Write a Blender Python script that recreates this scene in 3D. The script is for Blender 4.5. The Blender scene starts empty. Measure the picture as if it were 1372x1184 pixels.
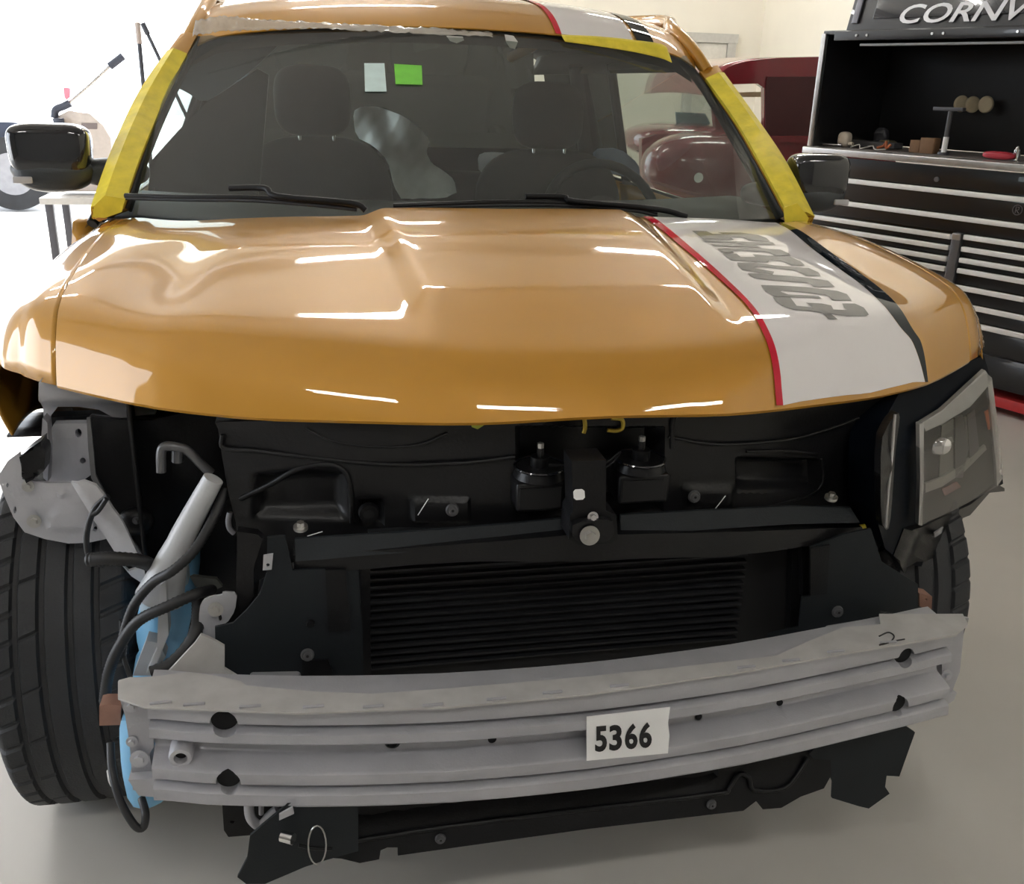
import bpy, bmesh, math, random
from mathutils import Vector, Matrix
from mathutils.geometry import delaunay_2d_cdt
random.seed(7)
SC = bpy.context.scene
COL = SC.collection

# ---------------------------------------------------------------- camera
F, CX, CY, CZ, YAW, PITCH, ROLL = 1288.4, -.388, -1.0443, 1.4326, .2056, .3549, .0316
_f = Vector((math.sin(YAW)*math.cos(PITCH), math.cos(YAW)*math.cos(PITCH), -math.sin(PITCH)))
_r = Vector((math.cos(YAW), -math.sin(YAW), 0)); _u = _r.cross(_f)
CR = _r*math.cos(ROLL) + _u*math.sin(ROLL)
CU = -_r*math.sin(ROLL) + _u*math.cos(ROLL)
CF = _f
CAMP = Vector((CX, CY, CZ))
cam = bpy.data.cameras.new('camera'); co = bpy.data.objects.new('camera', cam); COL.objects.link(co)
cam.sensor_fit = 'HORIZONTAL'; cam.sensor_width = 36; cam.lens = F/1372*36; cam.clip_start = .05; cam.clip_end = 300
co.matrix_world = Matrix(((CR.x, CU.x, -CF.x, CX), (CR.y, CU.y, -CF.y, CY), (CR.z, CU.z, -CF.z, CZ), (0, 0, 0, 1)))
SC.camera = co
# ---------------------------------------------------------------- world, sun, exposure
SC.view_settings.view_transform = 'Standard'; SC.view_settings.look = 'None'
SC.view_settings.gamma = 1; SC.view_settings.use_curve_mapping = False
SC.view_settings.exposure = 1.05
w = bpy.data.worlds.new('sky'); SC.world = w; w.use_nodes = True
bg = w.node_tree.nodes['Background']; bg.inputs[0].default_value = (.86, .92, 1, 1); bg.inputs[1].default_value = 3.0
sd = bpy.data.lights.new('sun', 'SUN'); sd.energy = 9; sd.angle = .02; sd.color = (1, .97, .92)
so = bpy.data.objects.new('sun', sd); COL.objects.link(so)
so.rotation_euler = Vector((.10, -1, -.62)).to_track_quat('-Z', 'Y').to_euler()
def area(name, loc, tgt, sx, sy, e, col=(1, 1, 1)):
    l = bpy.data.lights.new(name, 'AREA'); l.shape = 'RECTANGLE'; l.size = sx; l.size_y = sy; l.energy = e; l.color = col
    o = bpy.data.objects.new(name, l); COL.objects.link(o); o.location = loc
    o.rotation_euler = (Vector(tgt)-Vector(loc)).to_track_quat('-Z', 'Y').to_euler(); return o
# ---------------------------------------------------------------- measuring: a sight line of the camera met with a surface
def ray(px, py): return CF + CR*((px-686)/F) - CU*((py-592)/F)
def U(px, py, x=None, y=None, z=None):
    d = ray(px, py); k, v = (0, x) if x is not None else (1, y) if y is not None else (2, z)
    return CAMP + d*((v-CAMP[k])/d[k])
def hit(px, py, fy, y0=.5):
    y = y0
    for _ in range(40):
        q = U(px, py, y=y); y += .6*(fy(q.x, q.z)-y)
    return U(px, py, y=y)
def lerp(tab, x):
    if x <= tab[0][0]: return tab[0][1]
    for (a, b), (c, d) in zip(tab, tab[1:]):
        if x <= c: return b+(d-b)*(x-a)/(c-a)
    return tab[-1][1]
def sst(a, b, x):
    t = max(0, min(1, (x-a)/(b-a))); return t*t*(3-2*t)
def curved(y0, k=.33): return lambda x, z: y0 + k*x*x

# ---------------------------------------------------------------- materials
MATS = {}
def mat(name, col, rough=.5, metal=0, coat=0, noise=.06, nscale=30, bump=0, bscale=200, alpha=1, spec=.5, emit=None, es=0, flake=0):
    if name in MATS: return MATS[name]
    m = bpy.data.materials.new(name); m.use_nodes = True; nt = m.node_tree; b = nt.nodes['Principled BSDF']
    tc = nt.nodes.new('ShaderNodeTexCoord'); n = nt.nodes.new('ShaderNodeTexNoise'); n.inputs['Scale'].default_value = nscale; n.inputs['Detail'].default_value = 4
    nt.links.new(tc.outputs['Object'], n.inputs['Vector'])
    r = nt.nodes.new('ShaderNodeValToRGB'); c = Vector(col[:3])
    r.color_ramp.elements[0].position = .3; r.color_ramp.elements[1].position = .7
    r.color_ramp.elements[0].color = (*[max(0, v*(1-noise)) for v in c], 1); r.color_ramp.elements[1].color = (*[min(1, v*(1+noise)) for v in c], 1)
    nt.links.new(n.outputs['Fac'], r.inputs['Fac']); nt.links.new(r.outputs['Color'], b.inputs['Base Color'])
    b.inputs['Roughness'].default_value = rough; b.inputs['Metallic'].default_value = metal
    b.inputs['Coat Weight'].default_value = coat; b.inputs['Coat Roughness'].default_value = .02
    b.inputs['Specular IOR Level'].default_value = spec; b.inputs['Alpha'].default_value = alpha
    if bump:
        n2 = nt.nodes.new('ShaderNodeTexNoise'); n2.inputs['Scale'].default_value = bscale; n2.inputs['Detail'].default_value = 3
        nt.links.new(tc.outputs['Object'], n2.inputs['Vector'])
        bp = nt.nodes.new('ShaderNodeBump'); bp.inputs['Strength'].default_value = bump; bp.inputs['Distance'].default_value = .004
        nt.links.new(n2.outputs['Fac'], bp.inputs['Height']); nt.links.new(bp.outputs['Normal'], b.inputs['Normal'])
    if emit: b.inputs['Emission Color'].default_value = (*emit, 1); b.inputs['Emission Strength'].default_value = es
    MATS[name] = m; return m
def glassmat(name, tint, refl=.12, rough=.0, veil=0):
    m = bpy.data.materials.new(name); m.use_nodes = True; nt = m.node_tree; nt.nodes.clear()
    o = nt.nodes.new('ShaderNodeOutputMaterial'); t = nt.nodes.new('ShaderNodeBsdfTransparent'); t.inputs[0].default_value = (*tint, 1)
    g = nt.nodes.new('ShaderNodeBsdfGlossy'); g.inputs['Roughness'].default_value = rough
    fr = nt.nodes.new('ShaderNodeFresnel'); ge = nt.nodes.new('ShaderNodeNewGeometry'); mr = nt.nodes.new('ShaderNodeMapRange'); mr.inputs['To Min'].default_value = 1.45; mr.inputs['To Max'].default_value = 1/1.45
    nt.links.new(ge.outputs['Backfacing'], mr.inputs['Value']); nt.links.new(mr.outputs[0], fr.inputs['IOR'])
    mx = nt.nodes.new('ShaderNodeMixShader'); nt.links.new(fr.outputs[0], mx.inputs[0]); nt.links.new(t.outputs[0], mx.inputs[1]); nt.links.new(g.outputs[0], mx.inputs[2])
    if veil:
        df = nt.nodes.new('ShaderNodeBsdfDiffuse'); df.inputs[0].default_value = (.75, .8, .8, 1); m2 = nt.nodes.new('ShaderNodeMixShader'); m2.inputs[0].default_value = veil  # pale diffuse share stands in for the veil of reflections on the glass
        nt.links.new(mx.outputs[0], m2.inputs[1]); nt.links.new(df.outputs[0], m2.inputs[2]); mx = m2
    nt.links.new(mx.outputs[0], o.inputs[0]); MATS[name] = m; return m
GOLD = mat('gold_paint', (.53, .255, .028), .42, .15, 1, .03, 6, spec=.25)
WHITEV = mat('white_vinyl', (.85, .82, .82), .5, 0, 1, .02, 6, spec=0)
REDV = mat('red_vinyl', (.60, .015, .04), .5, 0, .7, .02, spec=0)
BLACKV = mat('black_vinyl', (.008, .012, .016), .5, 0, .6, .02, spec=0)
GREYV = mat('grey_vinyl', (.25, .245, .24), .5, 0, .6, .03, spec=0)
TAPE = mat('yellow_tape', (.82, .66, .05), .55, 0, 0, .12, 25, .5, 60)
FILM = mat('clear_film', (.75, .7, .62), .15, 0, .5, .1, 20, .6, 40, alpha=.5)
BLK = mat('black_plastic', (.006, .006, .007), .45, 0, 0, .15, 20, .15, 300, spec=.25)
BLK2 = mat('black_satin_plastic', (.008, .008, .009), .33, 0, 0, .15, 12, .1, 200, spec=.3)
BLK3 = mat('matt_black_sheet', (.010, .013, .016), .6, 0, 0, .1, 15, .1, 300, spec=.3)
DEEP = mat('unlit_black', (.004, .004, .005), .8, 0, 0, .1)
GLOSSB = mat('gloss_black', (.008, .009, .013), .12, 0, 1, .05)
STEEL = mat('primed_aluminium', (.43, .43, .46), .4, .35, 0, .07, 14, .15, 250)
STEEL2 = mat('grey_primer', (.47, .47, .50), .5, .15, 0, .08, 9, .15, 150)
BRACKET = mat('dull_bracket', (.30, .30, .32), .5, .3, 0, .1, 12)
BOLT = mat('zinc_bolt', (.5, .49, .47), .3, .9, 0, .1)
CHROME = mat('chrome', (.75, .75, .76), .12, 1, 0, .03)
COPPER = mat('copper_primer', (.36, .2, .15), .5, .4, 0, .15)
RUBBER = mat('tire_rubber', (.022, .023, .026), .62, 0, 0, .2, 8, .2, 250)
SEATM = mat('seat_fabric', (.012, .0125, .013), .8, 0, 0, .1, 30, .3, 300)
DASH = mat('dash_plastic', (.014, .015, .015), .6, 0, 0, .1, 20, .2, 200)
PAPER = mat('white_paper', (.88, .88, .88), .6, 0, 0, .02)
def E_(v): return v
# ---------------------------------------------------------------- object helpers
def finish(o, m, parent=None, smooth=True):
    if m: o.data.materials.append(m)
    if smooth:
        for p in o.data.polygons: p.use_smooth = True
        try:
            o.data.set_sharp_from_angle(angle=math.radians(38))
        except Exception: pass
    if parent is not None:
        o.parent = parent
        o.matrix_parent_inverse = parent_inv(parent)
    return o
def parent_inv(p):
    mat_ = Matrix.Identity(4); q = p
    chain = []
    while q is not None: chain.append(q); q = q.parent
    for q in reversed(chain): mat_ = mat_ @ q.matrix_parent_inverse @ Matrix.LocRotScale(q.location, q.rotation_euler, q.scale) if q.parent else Matrix.LocRotScale(q.location, q.rotation_euler, q.scale)
    return mat_.inverted()
def obj(name, bm, m, parent=None, smooth=True, norm=True):
    if norm: bmesh.ops.recalc_face_normals(bm, faces=bm.faces)
    me = bpy.data.meshes.new(name); bm.to_mesh(me); bm.free()
    o = bpy.data.objects.new(name, me); COL.objects.link(o); return finish(o, m, parent, smooth)
def tag(o, label=None, cat=None, group=None, kind=None):
    if label: o['label'] = label
    if cat: o['category'] = cat
    if group: o['group'] = group
    if kind: o['kind'] = kind
    return o
def thing(name, label, cat, loc=(0, 0, 0), rz=0, group=None):
    o = bpy.data.objects.new(name, None); COL.objects.link(o); o.empty_display_size = .1
    o.location = loc; o.rotation_euler = (0, 0, rz); return tag(o, label, cat, group)
def lab(o, label): o['label'] = label; return o
def add_box(bm, c, s, rot=None, bevel=0):
    r = bmesh.ops.create_cube(bm, size=1); vs = r['verts']
    bmesh.ops.scale(bm, vec=s, verts=vs)
    if bevel:
        es = list({e for v in vs for e in v.link_edges})
        rb = bmesh.ops.bevel(bm, geom=es, offset=bevel, segments=3, affect='EDGES', profile=.5)
        vs = list({v for f in rb['faces'] for v in f.verts} | {v for v in vs if v.is_valid})
        vs = [v for v in vs if v.is_valid]
        # collect whole island
        seen = set(vs); st = list(vs)
        while st:
            v = st.pop()
            for e in v.link_edges:
                q = e.other_vert(v)
                if q not in seen: seen.add(q); st.append(q)
        vs = list(seen)
    if rot is not None: bmesh.ops.rotate(bm, cent=(0, 0, 0), matrix=rot, verts=vs)
    bmesh.ops.translate(bm, vec=c, verts=vs); return vs
def add_cyl(bm, a, b, r1, r2=None, n=20, bevel=0):
    a, b = Vector(a), Vector(b); r2 = r1 if r2 is None else r2; d = b-a
    M = Matrix.Translation((a+b)/2) @ d.to_track_quat('Z', 'Y').to_matrix().to_4x4()
    bmesh.ops.create_cone(bm, cap_ends=True, segments=n, radius1=r1, radius2=r2, depth=d.length, matrix=M)
def cr(pts, n=8, closed=False):
    P = [Vector(p) for p in pts]; out = []; N = len(P)
    rng = range(N) if closed else range(N-1)
    for i in rng:
        p0 = P[(i-1) % N] if closed or i > 0 else P[0]*2-P[1]; p1 = P[i]; p2 = P[(i+1) % N]
        p3 = P[(i+2) % N] if closed or i+2 < N else P[-1]*2-P[-2]
        for k in range(n):
            t = k/n
            out.append(.5*((2*p1)+(p2-p0)*t+(2*p0-5*p1+4*p2-p3)*t*t+(3*p1-p0-3*p2+p3)*t**3))
    if not closed: out.append(P[-1])
    return out
def add_tube(bm, pts, r, n=12, smooth=6, rr=None, ridges=0):
    path = cr(pts, smooth) if smooth > 1 and len(pts) > 2 else [Vector(p) for p in pts]
    if ridges:
        L = [path[0]]
        for a, b in zip(path, path[1:]):
            k = max(1, int((b-a).length/ridges))
            for j in range(1, k+1): L.append(a.lerp(b, j/k))
        path = L
    rings = []; up = None
    for i, p in enumerate(path):
        t = (path[min(i+1, len(path)-1)]-path[max(i-1, 0)]).normalized()
        if up is None: up = t.orthogonal().normalized()
        up = (up-t*up.dot(t)).normalized(); s = t.cross(up)
        q = i/(len(path)-1); R = lerp([(j/(len(rr)-1), v) for j, v in enumerate(rr)], q) if rr else r
        if ridges: R *= 1.0 if i % 2 else .9
        rings.append([bm.verts.new(p+(up*math.cos(2*math.pi*k/n)+s*math.sin(2*math.pi*k/n))*R) for k in range(n)])
    for a, b in zip(rings, rings[1:]):
        for k in range(n): bm.faces.new((a[k], a[(k+1) % n], b[(k+1) % n], b[k]))
    bm.faces.new(rings[0][::-1]); bm.faces.new(rings[-1])
def tube(name, pts, r, m, parent, **k):
    bm = bmesh.new(); add_tube(bm, pts, r, **k); return obj(name, bm, m, parent)
def add_grid(bm, fn, nu, nv):
    g = [[bm.verts.new(fn(i/nu, j/nv)) for j in range(nv+1)] for i in range(nu+1)]
    for i in range(nu):
        for j in range(nv): bm.faces.new((g[i][j], g[i+1][j], g[i+1][j+1], g[i][j+1]))
    return g
def solid(o, t, off=-1):
    md = o.modifiers.new('thickness', 'SOLIDIFY'); md.thickness = t; md.offset = off; return o
def bevel(o, w_, seg=2):
    md = o.modifiers.new('bevel', 'BEVEL'); md.width = w_; md.segments = seg; md.limit_method = 'ANGLE'; md.angle_limit = math.radians(50); return o
def chaikin(p, n=2):
    for _ in range(n):
        q = []
        for i in range(len(p)):
            a = p[i]; b = p[(i+1) % len(p)]
            q += [(a[0]*.8+b[0]*.2, a[1]*.8+b[1]*.2), (a[0]*.2+b[0]*.8, a[1]*.2+b[1]*.8)]
        p = q
    return p
def inside(p, poly):
    x, y = p; c = False; j = len(poly)-1
    for i in range(len(poly)):
        xi, yi = poly[i]; xj, yj = poly[j]
        if (yi > y) != (yj > y) and x < (xj-xi)*(y-yi)/(yj-yi)+xi: c = not c
        j = i
    return c
def resample(poly, step):
    out = []
    for i in range(len(poly)):
        a = poly[i]; b = poly[(i+1) % len(poly)]; L = math.hypot(b[0]-a[0], b[1]-a[1]); k = max(1, int(L/step))
        for j in range(k): out.append((a[0]+(b[0]-a[0])*j/k, a[1]+(b[1]-a[1])*j/k))
    return out
def fill(bm, poly, fn, step=12, holes=(), thick=(0, .004, 0), round_=0):
    """fill a 2-D outline, place each point with fn, give it thickness"""
    if round_: poly = chaikin(poly, round_)
    loops = [resample(poly, step)]+[resample(h, step) for h in holes]
    V = []; Ed = []
    for L in loops:
        s = len(V); V += L; Ed += [(s+i, s+(i+1) % len(L)) for i in range(len(L))]
    x0 = min(p[0] for p in poly); x1 = max(p[0] for p in poly); y0 = min(p[1] for p in poly); y1 = max(p[1] for p in poly)
    gx = x0+step*.5; i = 0
    bd = list(V)
    while gx < x1:
        gy = y0+step*(.5 if i % 2 else .9)
        while gy < y1:
            if inside((gx, gy), poly) and not any(inside((gx, gy), h) for h in holes) and min((gx-b[0])**2+(gy-b[1])**2 for b in bd) > (step*.45)**2: V.append((gx, gy))
            gy += step
        gx += step; i += 1
    r = delaunay_2d_cdt([Vector(v) for v in V], Ed, [], 0, 1e-5)
    vs, fs = r[0], r[2]
    keep = []
    for f in fs:
        c = (sum(vs[i][0] for i in f)/len(f), sum(vs[i][1] for i in f)/len(f))
        if inside(c, poly) and not any(inside(c, h) for h in holes): keep.append(f)
    T = Vector(thick) if not callable(thick) else None
    P3 = [fn(v[0], v[1]) for v in vs]
    A = [bm.verts.new(p) for p in P3]
    if T is not None and T.length == 0:
        for f in keep: bm.faces.new([A[i] for i in f])
    else:
        B = [bm.verts.new(p+T) for p in P3]; cnt = {}
        for f in keep:
            bm.faces.new([A[i] for i in f]); bm.faces.new([B[i] for i in f][::-1])
            for i in range(len(f)):
                a, b = f[i], f[(i+1) % len(f)]; cnt[(a, b)] = cnt.get((a, b), 0)+1
        for (a, b) in cnt:
            if (b, a) not in cnt: bm.faces.new((A[b], A[a], B[a], B[b]))
    for v in [v for v in bm.verts if not v.link_faces]: bm.verts.remove(v)
def plate(name, poly, m, parent, y=None, fy=None, t=.004, step=14, holes=(), round_=0, relief=None, tdir=None):
    bm = bmesh.new()
    f0 = fy if fy else (lambda x, z: y)
    def fn(px, py):
        q = hit(px, py, f0, .4)
        if relief: q = q+Vector((0, relief(px, py), 0))
        return q
    fill(bm, poly, fn, step, holes, tdir if tdir else (0, t, 0), round_)
    return obj(name, bm, m, parent)
def circ(x, y, r, n=16, ry=None): return [(x+r*math.cos(2*math.pi*i/n), y+(ry or r)*math.sin(2*math.pi*i/n)) for i in range(n)]
def bolt(px, py, y, m, parent, r=.006, name='bolt', h=.008, washer=1.7, hole=True):
    c = U(px, py, y=y); bm = bmesh.new(); d = Vector((-.05, -1, .15)).normalized()
    add_cyl(bm, c, c-d*.0-Vector((0, 0, 0))+d*.002, r*washer, n=24)
    add_cyl(bm, c+d*.002, c+d*h, r, r*.92, n=6)
    o = obj(name, bm, m, parent, smooth=False); return o
def clip(px, py, y, parent, r=.011):
    c = U(px, py, y=y); bm = bmesh.new(); d = Vector((0, -1, .12)).normalized()
    add_cyl(bm, c, c+d*.004, r, r*.85, n=24); add_cyl(bm, c+d*.004, c+d*.006, r*.55, r*.5, n=20); o = obj('push_clip', bm, CLIPM, parent)
    bm = bmesh.new(); add_cyl(bm, c+d*.006, c+d*.0066, r*.22, n=6); obj('clip_socket', bm, DEEP, o, False); return o
CLIPM = mat('clip_grey', (.09, .09, .095), .4, 0, 0, .05)

# ================================================================= THE ROOM
RO = 9.0  # back wall
CONC = mat('concrete_floor', (.57, .545, .505), .32, 0, 0, .06, 1.3, .04, 60)
WALL = mat('cream_wall', (.80, .76, .66), .7, 0, 0, .02, 3)
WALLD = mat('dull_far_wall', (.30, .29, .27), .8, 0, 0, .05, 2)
CEIL = mat('ceiling_paint', (.42, .40, .37), .8, 0, 0, .04, 3)
PAVE = mat('yard_paving', (.70, .70, .70), .8, 0, 0, .05, 1)
def slab(name, c, s, m, kind='structure'):
    bm = bmesh.new(); add_box(bm, c, s); o = obj(name, bm, m, None, False); return tag(o, kind=kind)
slab('floor', (0, 1.5, -.05), (14, 15, .1), CONC)
o = slab('yard', (0, 24, -.07), (60, 30, .1), PAVE); o.name = 'ground'
slab('ceiling', (0, 1.5, 4.55), (14, 15, .1), CEIL)
bm = bmesh.new()
add_box(bm, (1.55+1.45, RO+.1, 2.25), (8.0-.1, .2, 4.5)); add_box(bm, (-4, RO+.1, 4.3), (6.1, .2, .4)); add_box(bm, (-6.97, RO+.1, 2.05), (.1, .2, 4.1))
tag(obj('wall_back', bm, WALL, None, False), kind='structure')
slab('wall_right', (4.25, 1.5, 2.25), (.1, 15, 4.5), WALL)
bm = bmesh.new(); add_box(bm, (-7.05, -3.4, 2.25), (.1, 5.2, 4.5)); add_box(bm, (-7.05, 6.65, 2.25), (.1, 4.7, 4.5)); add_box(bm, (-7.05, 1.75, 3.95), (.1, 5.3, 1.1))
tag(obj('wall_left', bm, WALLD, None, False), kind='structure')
slab('ground', (-18.6, 1.5, -.07), (23, 15, .1), PAVE)
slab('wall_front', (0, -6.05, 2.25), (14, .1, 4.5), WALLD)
# door in the back wall, between the car roof and the red truck
DOORM = mat('door_cream', (.62, .60, .54), .5)
xa, xb = U(931, 60, y=RO).x, U(972, 60, y=RO).x; zt = U(945, 58, y=RO).z
bm = bmesh.new(); add_box(bm, ((xa+xb)/2, RO-.02, zt/2), (xb-xa, .04, zt)); d1 = tag(obj('door_1', bm, DOORM, None, False), kind='structure')
bm = bmesh.new()
for x in (xa-.05, xb+.05): add_box(bm, (x, RO-.03, zt/2), (.09, .06, zt+.02))
add_box(bm, ((xa+xb)/2, RO-.03, zt+.05), (xb-xa+.22, .06, .09)); tag(obj('trim_1', bm, mat('trim_grey', (.5, .49, .45), .5), None, False), kind='structure')
# roof beams and lamps
BEAM = mat('roof_beam_paint', (.30, .28, .26), .6)
bm = bmesh.new()
for y in (-4, -1, 2, 5, 8): add_box(bm, (-1.4, y, 4.36), (11.2, .18, .28))
tag(obj('trim_2', bm, BEAM, None, False), kind='structure')
TUBEM = mat('lamp_tube', (.9, .9, .9), .4, emit=(1, .98, .93), es=30)
LAMPB = mat('lamp_body', (.7, .7, .68), .4)
for i, (x, y) in enumerate([(x, y) for y in (-2.6, 5.0, 7.3) for x in (-3.4, -.2, 2.9)]):
    t = thing('ceiling_light', 'white twin tube ceiling lamp hanging under the roof, out of view', 'lamp', (x, y, 4.05), 0, 'twin tube lamps under the roof')
    bm = bmesh.new(); add_box(bm, (x, y, 4.11), (1.3, .24, .05), bevel=.008); add_cyl(bm, (x-.5, y, 4.12), (x-.5, y, 4.5), .006); add_cyl(bm, (x+.5, y, 4.12), (x+.5, y, 4.5), .006); obj('lamp_body', bm, LAMPB, t)
    for s in (-.06, .06):
        bm = bmesh.new(); add_cyl(bm, (x-.6, y+s, 4.065), (x+.6, y+s, 4.065), .018); obj('lamp_tube', bm, TUBEM, t)

# ================================================================= THE CAR
car = thing('sport_utility_vehicle', 'gold sport utility vehicle with white hood stripe, its front bumper cover and one headlight removed', 'car')
HS = .042
YF = [(0, .293), (.2, .305), (.31, .335), (.51, .415), (.69, .50), (.81, .59), (.92, .675), (.96, .70), (.985, .745), (1.0, .81)]
ZE = [(0, .963), (.33, .948), (.55, .932), (.8, .93), (1.0, .935)]
YR = [(0, 1.15), (.4, 1.19), (.65, 1.26), (.8, 1.33), (.9, 1.41), (1.0, 1.45)]
def smt(tab, x): return (lerp(tab, x-.05)+lerp(tab, x)*2+lerp(tab, x+.05))/4
def H(x, y):
    a = abs(x-HS); yf = smt(YF, a) if a > .05 else lerp(YF, a); ze = smt(ZE, a)
    q = max(0, 1.22-y)/.92
    crown = 1.155-.125*q**1.55-.055*(a/.9)**2.2
    # centre power dome between two creases
    cw = .245+.06*(y-.5)
    crown += .016*(1-sst(cw-.012, cw+.045, a))*sst(.40, .62, y)
    # valley beside the fender peak
    crown -= .007*math.exp(-((a-.70)/.06)**2)*sst(.5, .8, y)*(1-.8*sst(.95, 1.2, y))
    crown += .010*math.exp(-((a-.84)/.07)**2)*sst(.6, .9, y)
    if a > .90: crown -= .05*((a-.90)/.10)**2
    d = max(0, y-yf)
    s = 1-math.exp(-d/.042-(d/.10)**2)
    return ze+(crown-ze)*s if crown > ze else crown
def HN(x, y, e=.004):
    n = Vector((-(H(x+e, y)-H(x-e, y))/(2*e), -(H(x, y+e)-H(x, y-e))/(2*e), 1)); return n.normalized()
def hood_hit(px, py):
    d = ray(px, py); t0 = None; t = 1.0
    prev = None
    while t < 5:
        q = CAMP+d*t; h = q.z-H(max(-.97, min(1.03, q.x)), q.y)
        if prev is not None and h <= 0 and q.y >= lerp(YF, abs(q.x-HS))-.02:
            a, b = t-.01, t
            for _ in range(20):
                m_ = (a+b)/2; q = CAMP+d*m_
                if q.z-H(max(-.97, min(1.03, q.x)), q.y) > 0: a = m_
                else: b = m_
            return CAMP+d*b
        prev = h; t += .01
    return None
# hood skin
bm = bmesh.new(); NX, NY = 190, 120; XW = .872
def hoodp(u, v):
    x = -XW+2*XW*u; yf = smt(YF, abs(x)) if abs(x) > .05 else lerp(YF, abs(x)); yr = lerp(YR, abs(x)); vv = v**1.6
    y = yf+(yr-yf)*vv; return Vector((x+HS, y, H(x+HS, y)))
g = add_grid(bm, hoodp, NX, NY)
# folded lip under the front edge
fr = [g[i][0] for i in range(NX+1)]
l1 = [bm.verts.new(v.co+Vector((0, .003, -.005))) for v in fr]; l2 = [bm.verts.new(v.co+Vector((0, .03, -.007))) for v in fr]
for i in range(NX): bm.faces.new((fr[i], fr[i+1], l1[i+1], l1[i])); bm.faces.new((l1[i], l1[i+1], l2[i+1], l2[i]))
hood = obj('hood', bm, GOLD, car); hood.data.flip_normals() if hood.data.polygons[0].normal.z < 0 else None
# fenders: top strip, rolled shoulder, side skin with wheel arch
def fender(s):
    bm = bmesh.new()
    def fp(u, v):
        if v <= .35:
            a = .8735+(1.0-.8735)*(v/.35); yf = smt(YF, a); yr = lerp(YR, a)+.18*(v/.35)
            y = yf+(yr-yf)*u; return Vector((s*a+HS, y, H(a+HS, min(y, 1.45))))
        w_ = (v-.35)/.65; yr = 1.63; yf = smt(YF, 1.0)-.0
        y = yf+(yr-yf)*u; zt = H(1.0+HS, min(y, 1.45))
        dy = abs(y-.85); arch = .36+math.sqrt(max(0, .44**2-dy*dy)) if dy < .44 else .30
        zb = max(.28, min(arch, zt-.02)); return Vector((s*(1.0+.018*math.sin(w_*math.pi))+HS, y, zt+(zb-zt)*w_))
    add_grid(bm, fp, 70, 40); o = obj('fender', bm, GOLD, car); solid(o, .004, -1); return o
lab(fender(-1), 'gold fender beside the blown out doorway'); fr_ = lab(fender(1), 'gold fender above the remaining headlight')
# hood graphics
def decal(name, poly, m, parent, off=.0016, step=.012, H_=None, N_=None, to=None):
    """poly in hood (x,y); laid on the hood skin"""
    bm = bmesh.new()
    def fn(x, y):
        return Vector((x, y, H(x, y)))+HN(x, y)*off
    fill(bm, poly, fn, step, (), (0, 0, 0)); bmesh.ops.recalc_face_normals(bm, faces=bm.faces)
    o = obj(name, bm, m, parent)
    if sum(p.normal.z for p in o.data.polygons) < 0: o.data.flip_normals()
    return o
def hp(pts):
    r = []
    for p in pts:
        q = hood_hit(*p)
        if q is not None: r.append((q.x, q.y))
    return r
def line(pts, n=8): return [(p.x, p.y) for p in cr([(a, b, 0) for a, b in pts], n)]
def clampy(p):
    x, y = p; lo = lerp(YF, abs(x-HS))+.003; hi = lerp(YR, abs(x))-.002; return (x, max(lo, min(hi, y)))
redL = line(hp([(866, 294), (905, 325), (958, 370), (1000, 410), (1022, 448), (1034, 490), (1037, 520)]))
redR = line(hp([(878, 294), (918, 326), (968, 370), (1008, 410), (1031, 448), (1043, 490), (1046, 520)]))
blL = line(hp([(1043, 301), (1098, 342), (1150, 380), (1195, 425), (1222, 460), (1234, 495), (1238, 512)]))
blR = line(hp([(1064, 306), (1117, 342), (1172, 382), (1212, 425), (1233, 460), (1240, 495), (1242, 512)]))
def ext(L):
    (x1, y1), (x0, y0) = L[-1], L[-5]; k = (x1-x0)/(y1-y0); x = x1
    for _ in range(5): y = lerp(YF, abs(x-HS))+.004; x = x1+k*.4*(y-y1)
    a0, b0 = L[0], L[4]; kk = (a0[0]-b0[0])/(a0[1]-b0[1]); yy = lerp(YR, abs(a0[0]-HS))-.003
    return [(a0[0]+kk*(yy-a0[1]), yy)]+L[1:]+[(x, y)]
redL, redR, blL, blR = ext(redL), ext(redR), ext(blL), ext(blR)
def front_between(a, b):
    return [(a[0]+(b[0]-a[0])*i/14, lerp(YF, abs(a[0]+(b[0]-a[0])*i/14-HS))+.004) for i in range(1, 14)]
def rear_between(a, b):
    return [(a[0]+(b[0]-a[0])*i/14, lerp(YR, abs(a[0]+(b[0]-a[0])*i/14-HS))-.003) for i in range(1, 14)]
decal('red_stripe', redL+redR[::-1], REDV, hood, off=.0024)
ws = decal('white_stripe', redR+front_between(redR[-1], blL[-1])+blL[::-1]+rear_between(blL[0], redR[0]), WHITEV, hood, off=.002, step=.010)
decal('black_stripe', blL+blR[::-1], BLACKV, hood, off=.0024)
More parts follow.
